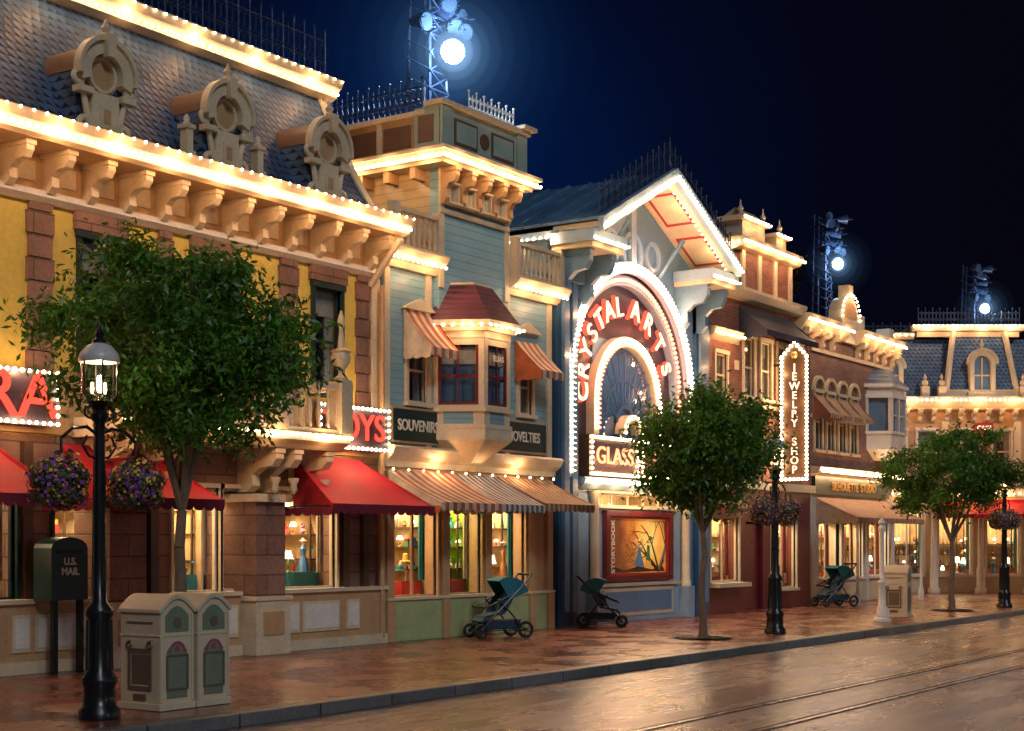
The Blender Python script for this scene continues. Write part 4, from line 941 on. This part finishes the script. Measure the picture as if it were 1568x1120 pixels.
# ================================================================== floodlight towers
floodglow=EM('floodlight_glow',(.75,.88,1),60)
lens=M('lamp_lens',(.05,.09,.15),.08,.9,5,0)
def glow_shell(name,s,col):  # emissive volume that paints a glow into the air around a lamp
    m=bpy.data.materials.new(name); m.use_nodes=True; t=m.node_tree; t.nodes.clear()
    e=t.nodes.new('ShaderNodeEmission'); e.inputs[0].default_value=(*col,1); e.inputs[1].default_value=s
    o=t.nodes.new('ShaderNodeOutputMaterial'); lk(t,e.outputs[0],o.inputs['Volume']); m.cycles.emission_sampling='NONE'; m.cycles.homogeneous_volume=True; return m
def R_(i): return (i*.73)%1
def flood(x,y_,z,zb,R,e,k=1.0,n=4):
    o=O('floodlight_tower',(x,y_,zb),0)
    g=o.g('mast',iron); s=.3*k
    top=z+1.9*k
    for a,bq in ((-s,-s),(s,-s),(s,s),(-s,s)): g.tube((x+a,y_+bq,zb),(x+a*.7,y_+bq*.7,top),.035*k)
    zz=zb
    while zz<top-.3:
        g.tube((x-s,y_-s,zz),(x+s,y_-s,zz+.35*k),.018*k); g.tube((x+s,y_-s,zz),(x-s,y_-s,zz+.35*k),.018*k); g.tube((x-s,y_-s,zz),(x-s,y_+s,zz+.35*k),.018*k); g.tube((x-s,y_-s,zz),(x+s,y_-s,zz),.018*k); zz+=.35*k
    random.seed(11)
    for i in range(n*3):
        a=-.75+1.5*((i*.37)%1); zz=z+.45*k+1.5*k*((i*.61)%1)
        c0=Vector((x+a*.9*k,y_-.35*k-.2*R_(i),zz)); d=Vector((U(-.8,.8),-1,U(-.5,.1))).normalized()
        hb=o.g('lamp_housings',iron,True); hb.tube(tuple(c0-d*.2*k),tuple(c0+d*.16*k),.09*k,.18*k,12); o.g('lamp_lenses',lens,True).tube(tuple(c0+d*.161*k),tuple(c0+d*.175*k),.155*k,.155*k,12)
        g.tube(tuple(c0-d*.1),(x,y_,zz),.025*k)
        for fl in (-1,1): hb.tube(tuple(c0+d*.16*k+Vector((fl*.18*k,0,0))),tuple(c0+d*.32*k+Vector((fl*.2*k,0,.02))),.02*k,.008*k,4)
    L=Vector((x,y_-.6*k,z)); d=Vector((-.7,-.7,-.12)).normalized()
    o.g('lit_lamp_housing',iron,True).tube(tuple(L-d*.25*k),tuple(L+d*.08*k),.12*k,.24*k,14); g.tube((x,y_,z),tuple(L-d*.1),.03*k)
    o.g('lit_lamp_bulb',floodglow,True).tube(tuple(L+d*.081*k),tuple(L+d*.12*k),.20*k,.16*k,14)
    o.light(tuple(L+d*.4*k),e,(.62,.78,1),.10*k,'floodlight')
    o.done()
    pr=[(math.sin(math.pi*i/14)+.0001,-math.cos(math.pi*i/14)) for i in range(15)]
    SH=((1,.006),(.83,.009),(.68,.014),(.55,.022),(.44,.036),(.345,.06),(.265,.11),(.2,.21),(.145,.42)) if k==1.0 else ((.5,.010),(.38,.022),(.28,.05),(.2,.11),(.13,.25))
    for j,(rr,cc_) in enumerate(SH):  # nested emissive shells put the lamp's halo in as colour
        rad=R*rr; q=1-rr; gg=G(glow_shell('painted_glow_%d'%j,cc_/(2*rad),(.10+.35*q*q,.36+.30*q,1)),True); gg.lathe([(a*rad,b_*rad) for a,b_ in pr],0,0,28)
        me=bpy.data.meshes.new('lamp_glow_shell'); me.from_pydata(gg.v,[],gg.f); me.materials.append(gg.mat); ob=bpy.data.objects.new('lamp_glow_shell',me); COL.objects.link(ob); ob.location=L+d*.12*k; o.child(ob)
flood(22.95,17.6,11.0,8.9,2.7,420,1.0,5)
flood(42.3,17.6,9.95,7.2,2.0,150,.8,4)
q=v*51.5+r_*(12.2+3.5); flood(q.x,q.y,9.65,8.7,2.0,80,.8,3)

# ================================================================== trees
def tree(name,loc,rx,ry,zlo,zhi,fork,nclump,nleaf,seed,lean=(0,0),mat=leaf,trunk=.075,ll=.12,single=None):
    random.seed(seed); o=O(name,loc,0,local=True); t=o.g('trunk_and_limbs',bark,True); lf=o.g('foliage',mat)
    fx,fy=lean; pts=[(0,0,-.02)]
    for i in range(1,6):
        k=i/5; pts.append((fx*k+U(-.03,.03),fy*k+U(-.03,.03),fork*k))
    for i,(a,b_) in enumerate(zip(pts,pts[1:])): t.tube(a,b_,trunk*(1-.35*i/5),trunk*(1-.35*(i+1)/5),9)
    t.lathe([(trunk*1.6,0),(trunk*1.15,.12),(trunk,.3)],0,0,9,-.02)
    cz=(zlo+zhi)/2; hz=(zhi-zlo)/2; cl=[]
    while len(cl)<nclump:
        a=Vector((U(-1,1),U(-1,1),U(-1,1))); L=a.length
        if L>1 or L<.35: continue
        if R()>L**1.2: continue
        bumpf=1+.18*math.sin(a.x*5+seed)+.14*math.sin(a.y*7+seed*2)+.08*math.sin(a.z*9+seed)
        if a.z<-.2: bumpf*=.88
        c0=Vector((a.x*rx*bumpf,a.y*ry*bumpf,cz+a.z*hz*(.95+.1*math.sin(a.x*6+seed)))); cl.append(c0)
    fk=Vector(pts[-1]); nodes=[]
    for i in range(7):
        a=2*math.pi*i/7+U(-.3,.3); m=Vector((rx*.45*math.cos(a),ry*.45*math.sin(a),cz+U(-.15,.5)*hz)); mid=fk.lerp(m,.5)+Vector((U(-.1,.1),U(-.1,.1),-.08))
        t.tube(fk,mid,trunk*.55,trunk*.4,6); t.tube(mid,m,trunk*.4,trunk*.22,6); nodes+=[mid,m]
    for c0 in cl:
        nn=min(nodes,key=lambda q:(q-c0).length); mm=nn.lerp(c0,.5)+Vector((0,0,.06)); t.tube(nn,mm,.016,.011,4); t.tube(mm,c0,.011,.004,4)
    for c0 in cl:
        s=U(.11,.23); nl=int(nleaf*U(.6,1.3))
        for i in range(nl):
            p=c0+Vector((random.gauss(0,s),random.gauss(0,s),random.gauss(0,s*.75)))
            d=Vector((U(-1,1),U(-1,1),U(-1.3,.5))).normalized(); w=d.cross(Vector((U(-1,1),U(-1,1),U(-1,1)))).normalized(); l=ll*U(.6,1.25); ww=l*.19
            n=len(lf.v); q=p+d*l*.5; e=p+d*l
            lf.v+=[tuple(p),tuple(q+w*ww),tuple(e),tuple(q-w*ww)]; lf.f.append((n,n+1,n+2,n+3))
    for i in range(nclump//2):
        c0=random.choice(cl); dr=Vector((c0.x,c0.y,(c0.z-cz)*.6)).normalized(); p=c0.copy()
        for k in range(8):
            p=p+(dr+Vector((U(-.4,.4),U(-.4,.4),U(-.3,.3)))).normalized()*.055
            for j in range(3):
                d=Vector((U(-1,1),U(-1,1),U(-1,.4))).normalized(); w=d.cross(Vector((U(-1,1),.3,U(-1,1)))).normalized(); l=ll*U(.6,1.1)
                n=len(lf.v); lf.v+=[tuple(p),tuple(p+d*l*.5+w*l*.17),tuple(p+d*l),tuple(p+d*l*.5-w*l*.17)]; lf.f.append((n,n+1,n+2,n+3))
    o.done(); return o
def grate(loc):
    o=O('tree_grate',loc,0,local=True); g=o.g('grate',black)
    g.torus((0,0,.01),.5,.02,'z',24,5)
    for i in range(16):
        a=math.pi*2*i/16; g.tube((.14*math.cos(a),.14*math.sin(a),.01),(.48*math.cos(a),.48*math.sin(a),.01),.012)
    o.done()
tree('street_tree',(11.9,12.6,0),1.22,1.25,2.75,4.98,2.05,105,270,5,(-.02,0),trunk=.085,ll=.11)
tree('street_tree',(23.75,12.1,0),1.15,1.2,2.35,4.4,1.85,85,240,9,(.0,0),trunk=.07)
tree('street_tree',(36.8,11.9,0),1.55,1.5,2.35,4.45,1.7,90,240,14,(0,0),trunk=.075)
for l in ((11.9,12.6,0),(23.75,12.1,0),(36.8,11.9,0)): grate(l)
tree('distant_tree',(47,23,0),3.2,3,6,12.3,5,90,120,21,mat=silhouette_leaf,trunk=.25,ll=.3)
tree('distant_tree',(40,24,0),2.2,2.5,6,11.5,5,70,120,22,mat=silhouette_leaf,trunk=.25,ll=.3)

# ================================================================== street lamps
purple=M('purple_petals',(.25,.07,.36),.6); yel=M('yellow_petals',(.75,.45,.04),.6); org=M('magenta_petals',(.35,.05,.12),.6); bask=leafm('basket_foliage',(.02,.05,.01),(.05,.11,.02),(.09,.18,.03))
capw=M('lamp_cap_white',(.62,.6,.58),.35,.85)
mant=EM('mantle_glow',(1,.62,.28),9)
def lamp(loc,baskets=True,e=14,lc=(1,.66,.34)):
    o=O('street_lamp',loc,0,local=True); g=o.g('post',black,True)
    g.lathe([(.20,0),(.20,.08),(.16,.12),(.15,.3),(.17,.34),(.17,.38),(.12,.46),(.11,.95),(.135,1.0),(.135,1.05),(.075,1.12),(.06,1.5),(.048,2.85),(.08,2.88),(.09,2.93),(.05,2.97),(.09,3.02),(.13,3.05)],0,0,20)
    for i in range(10):
        a=2*math.pi*i/10; g.tube((.115*math.cos(a),.115*math.sin(a),.46),(.108*math.cos(a),.108*math.sin(a),.95),.02,.018,5)
        g.tube((.065*math.cos(a),.065*math.sin(a),1.15),(.046*math.cos(a),.046*math.sin(a),2.83),.012,.008,5)
    for sg in (-1,1):
        g.path([(0,0,2.72),(sg*.15,0,2.8),(sg*.32,0,2.78),(sg*.45,0,2.68),(sg*.45,0,2.55)],.016); g.path([(0,0,2.5),(sg*.12,0,2.52),(sg*.2,0,2.62),(sg*.15,0,2.72)],.012)
        g.torus((sg*.12,0,2.95),.06,.012,'y',12,5)
    gl=o.g('lantern_glass',lampglass,True); N_=20; pr=[(.12,3.06),(.17,3.12),(.175,3.42)]
    vv=[(r*math.cos(2*math.pi*i/N_),r*math.sin(2*math.pi*i/N_),z) for r,z in pr for i in range(N_)]
    gl.add(vv,[(j*N_+i,j*N_+(i+1)%N_,(j+1)*N_+(i+1)%N_,(j+1)*N_+i) for j in range(2) for i in range(N_)])
    for i in range(6):
        a=2*math.pi*i/6; o.g('lantern_ribs',black).tube((.175*math.cos(a),.175*math.sin(a),3.1),(.18*math.cos(a),.18*math.sin(a),3.43),.009)
    o.g('lantern_cap',capw,True).lathe([(.19,3.43),(.2,3.45),(.18,3.52),(.12,3.59),(.05,3.62)],0,0,20); o.g('post_finial',black,True).lathe([(.06,3.61),(.07,3.64),(.03,3.67),(.05,3.71),(.02,3.76),(.008,3.82)],0,0,12)
    mt=o.g('mantle',mant); mt.lathe([(.016,3.14),(.028,3.18),(.024,3.25),(.008,3.29)],0,0,10)
    for i in range(3):
        a=2*math.pi*i/3; mt.lathe([(.008,3.13),(.018,3.17),(.012,3.24)],.07*math.cos(a),.07*math.sin(a),8); o.p['lantern_ribs'].tube((0,0,3.08),(.07*math.cos(a),.07*math.sin(a),3.13),.008)
    o.light((0,0,3.36),e,lc,.03,'lantern_light')
    if baskets:
        for sg in (-1,1):
            cc=Vector((sg*.47,0,2.26)); o.g('basket_pot',darkwood,True).lathe([(.05,-.2),(.18,-.12),(.22,0)],cc.x,0,12,2.26)
            for a in (0,2.1,4.2): o.g('basket_chains',black).tube((cc.x,0,2.56),(cc.x+.2*math.cos(a),.2*math.sin(a),2.28),.005)
            for i in range(2600):
                d=Vector((random.gauss(0,1),random.gauss(0,1),random.gauss(0,1))).normalized(); rr=.27*U(.75,1.08)*(1+.1*math.sin(d.x*6)+.08*math.sin(d.z*8)); p=cc+Vector((d.x*rr,d.y*rr,d.z*rr*.95))
                k=R(); m=('basket_leaves',bask) if k<.45 else (('purple_flowers',purple) if k<.72 else (('yellow_flowers',yel) if k<.9 else ('magenta_flowers',org)))
                gg=o.g(*m); a=d.orthogonal().normalized(); b_=d.cross(a); l=U(.014,.026); a=(a+d*U(-.5,.5))*l; b_=(b_+d*U(-.5,.5))*l; n=len(gg.v)
                gg.v+=[tuple(p+a),tuple(p+b_),tuple(p-a),tuple(p-b_)]; gg.f.append((n,n+1,n+2,n+3))
    o.done()
lamp((9.74,11.45,0)); lamp((25.8,11.66,0)); lamp((39.5,11.4,0))
for x in (2,12,22,32): lamp((x,-.6,0),False,130,(.95,.85,.8))  # unseen lamps opposite, added at high power to light trees and paving
o=O('white_lamp_post',(30.9,11.5,0),0,local=True); o.g('post',white,True).lathe([(.2,0),(.2,.06),(.13,.1),(.12,.3),(.08,.36),(.07,.8),(.09,.84),(.05,.9),(.045,1.9),(.08,1.95),(.08,2.0),(.05,2.05),(.09,2.1),(.02,2.2)],0,0,14); o.done()

# ================================================================== trash bins
binm=M('bin_cream_paint',(.58,.48,.33),.35,.8,4,.04); bing=M('bin_green_panel',(.15,.19,.13),.4,.8,4); bino=M('bin_ornament',(.16,.12,.08),.35,.8,6,.05,.3); binr=M('bin_emblem',(.35,.05,.12),.4)
def trash(loc,rot=0):
    o=O('trash_bin',loc,rot,local=True); w,d,h=.45,.58,1.0
    def arch(x0,x1,zt,rise,n=10): return [(x0+(x1-x0)*i/n, zt+rise*math.sin(math.pi*i/n)) for i in range(n+1)]
    g=o.g('body',binm); g.py([(0,.06),(w,.06)]+arch(0,w,h,.14)[::-1],0,d)
    g.box(-.02,w+.02,-.02,d+.02,.0,.07); lid=o.g('lid',binm)
    lid.py([(-.02,h-.02)]+arch(-.02,w+.02,h+.02,.15)+[(w+.02,h-.02)]+arch(-.0,w,h-.02,.14)[::-1],-.025,d+.02)
    g.box(-.008,w+.008,-.008,d+.008,.74,.765)
    for xx in (.0,w-.03): g.box(xx,xx+.03,-.012,-.001,.08,.97)
    o.g('upper_panel',bing).py([(.07,.79),(w-.07,.79)]+arch(.07,w-.07,.95,.1)[::-1],-.008,-.001)
    o.g('door_panel',bing).py([(.09,.12),(w-.09,.12)]+arch(.09,w-.09,.6,.08)[::-1],-.008,-.001)
    e=o.g('emblem',binr); e.ring(w/2,.58,.09,.115,0,180,-.014,-.009,12); e.disc(w/2,.62,.03,-.014,-.009,10)
    s=o.g('ornament',bino); s.disc(w/2,.88,.055,-.014,-.009,14)
    s.wall(.075,w-.075,-.016,-.012,.2,.56,[(.1,w-.1,.22,.54)])
    def side(y0,y1,z0,z1): s.box(-.012,-.001,y0,y1,z0,z1)
    side(.12,.46,.2,.24); side(.12,.15,.24,.62); side(.43,.46,.24,.62); side(.15,.43,.58,.62); side(.2,.38,.1,.16)
    o.g('side_panel',bino).box(-.006,-.001,.17,.41,.26,.56)
    for yy in (.14,.44): s.torus((-.01,yy,.66),.035,.012,'x',12,5)
    side(.1,.48,.88,.892)
    o.done()
    for k in o.kids:
        if k.type=='MESH' and k.name.split('.')[0] in('body','lid'):
            md=k.modifiers.new('b','BEVEL'); md.width=.008; md.segments=2; md.limit_method='ANGLE'
trash((10.45,11.38,0)); trash((10.96,11.38,0)); trash((33.0,11.7,0),.12)

# ================================================================== strollers
teal=M('teal_fabric',(.012,.16,.20),.7,.6,5,.2); navy=M('navy_fabric',(.015,.05,.09),.75,.6,5,.2); rubber=M('rubber',(.015,.015,.015),.7); alu=M('frame_metal',(.05,.05,.055),.3,.8,5,.02,.8)
def stroller(loc,rot,k=1.0):
    o=O('baby_stroller',loc,rot,local=True); w=.24
    ti=o.g('tyres',rubber,True); rm=o.g('wheel_rims',alu,True)
    for xx,yy,r in ((-.38,-w-.04,.14),(-.38,w+.04,.14),(.38,-w+.02,.12),(.38,w-.02,.12)):
        ti.torus((xx,yy,r),r-.02,.022,'y',20,6); rm.torus((xx,yy,r),r-.045,.008,'y',16,5); rm.tube((xx,yy-.03,r),(xx,yy+.03,r),.025,.025,8)
        for i in range(5):
            a=2*math.pi*i/5; rm.tube((xx,yy,r),(xx+(r-.04)*math.cos(a),yy,r+(r-.04)*math.sin(a)),.006,.006,4)
    f=o.g('frame',alu,True)
    for s in (-1,1):
        f.path([(-.38,s*w,.13),(-.12,s*w,.42),(.1,s*w,.62)],.014); f.path([(.38,s*(w-.02),.13),(.1,s*w,.42),(-.3,s*w,.8),(-.5,s*w,1.02)],.014); f.path([(-.38,s*w,.13),(.38,s*(w-.02),.13)],.01)
        f.path([(-.25,s*w,.75),(.18,s*w,.55),(.32,s*w,.5)],.012)
    f.tube((-.5,-w,1.02),(-.5,w,1.02),.02); f.tube((.32,-w,.5),(.32,w,.5),.02); f.tube((-.38,-w,.13),(-.38,w,.13),.012); f.tube((.38,-w,.13),(.38,w,.13),.012); f.tube((.38,-.1,.22),(.38,.1,.22),.03)
    s_=o.g('seat',navy,True); pr=[(.36,.28),(.3,.36),(.12,.4),(-.02,.42),(-.14,.6),(-.26,.84)]
    for a,b_ in zip(pr,pr[1:]): s_.loft([(a[0],-.2,a[1]),(b_[0],-.2,b_[1]),(b_[0],.2,b_[1]),(a[0],.2,a[1])],[(a[0]-.02,-.2,a[1]-.035),(b_[0]-.03,-.2,b_[1]-.03),(b_[0]-.03,.2,b_[1]-.03),(a[0]-.02,.2,a[1]-.035)])
    for sd in (-1,1): s_.py([(.1,.42),(-.02,.42),(-.26,.84),(-.1,.74),(.06,.55)],sd*.2-.008,sd*.2+.008)
    c_=o.g('canopy',teal,True); n=8; prev=None
    A0,A1=165,55
    for i in range(n+1):
        a=math.radians(A0-(A0-A1)*i/n); r=.34; p=(-.12+r*math.cos(a),.66+r*math.sin(a)*.95)
        if prev: c_.loft([(prev[0],-.24,prev[1]),(p[0],-.24,p[1]),(p[0],.24,p[1]),(prev[0],.24,prev[1])],[(prev[0]*.97,-.23,prev[1]-.015),(p[0]*.97,-.23,p[1]-.015),(p[0]*.97,.23,p[1]-.015),(prev[0]*.97,.23,prev[1]-.015)])
        prev=p
    for sd in (-1,1):
        c_.py([(-.12,.62)]+[(-.12+.335*math.cos(math.radians(A0-(A0-A1)*i/n)),.66+.335*math.sin(math.radians(A0-(A0-A1)*i/n))*.95) for i in range(n+1)],sd*.238-.004,sd*.238+.004)
    b_=o.g('basket',navy); b_.loft([(-.3,-.18,.16),(.25,-.18,.16),(.25,.18,.16),(-.3,.18,.16)],[(-.34,-.2,.3),(.28,-.2,.27),(.28,.2,.27),(-.34,.2,.3)])
    o.done(); o.e.scale=(k,k,k)
stroller((21.85,15.2,0),math.radians(150),1.1)
stroller((25.75,15.35,0),math.radians(-60),1.0)
stroller((37.3,15.2,0),math.radians(150),1.1)

# ================================================================== world, added fill sun, camera
w_=bpy.data.worlds.new('World'); sc.world=w_; w_.use_nodes=True; t=w_.node_tree; bg=t.nodes['Background']
tc=t.nodes.new('ShaderNodeTexCoord'); dp=t.nodes.new('ShaderNodeVectorMath'); dp.operation='DOT_PRODUCT'; lk(t,tc.outputs['Generated'],dp.inputs[0]); dd=Vector((22.9,17.6,6.6)).normalized(); dp.inputs[1].default_value=dd
fac=ramp(t,dp.outputs['Value'],[(0,(.014,.016,.034)),(.80,(.008,.008,.020)),(.93,(.0017,.0016,.0045)),(.965,(.0014,.0018,.0070)),(.986,(.0010,.0031,.016)),(1,(.0008,.008,.048))])
lk(t,fac,bg.inputs[0]); bg.inputs[1].default_value=1
sl=bpy.data.lights.new('frontal_fill','SUN'); sl.energy=.8; sl.angle=math.radians(10); sl.color=(.84,.92,1); so=bpy.data.objects.new('frontal_fill',sl); COL.objects.link(so)  # sun lamp added as frontal fill for the facades, no moon behind it
so.rotation_euler=Vector((.55,1,-.75)).to_track_quat('-Z','Y').to_euler()
cam=bpy.data.cameras.new('camera'); co=bpy.data.objects.new('camera',cam); COL.objects.link(co); sc.camera=co
co.location=(0,0,1.7); co.rotation_euler=(math.pi/2,0,th-math.pi/2); cam.lens=36*2300/1568; cam.shift_y=270/1568; cam.clip_end=1000
sc.view_settings.view_transform='Standard'; sc.view_settings.look='None'; sc.view_settings.exposure=0
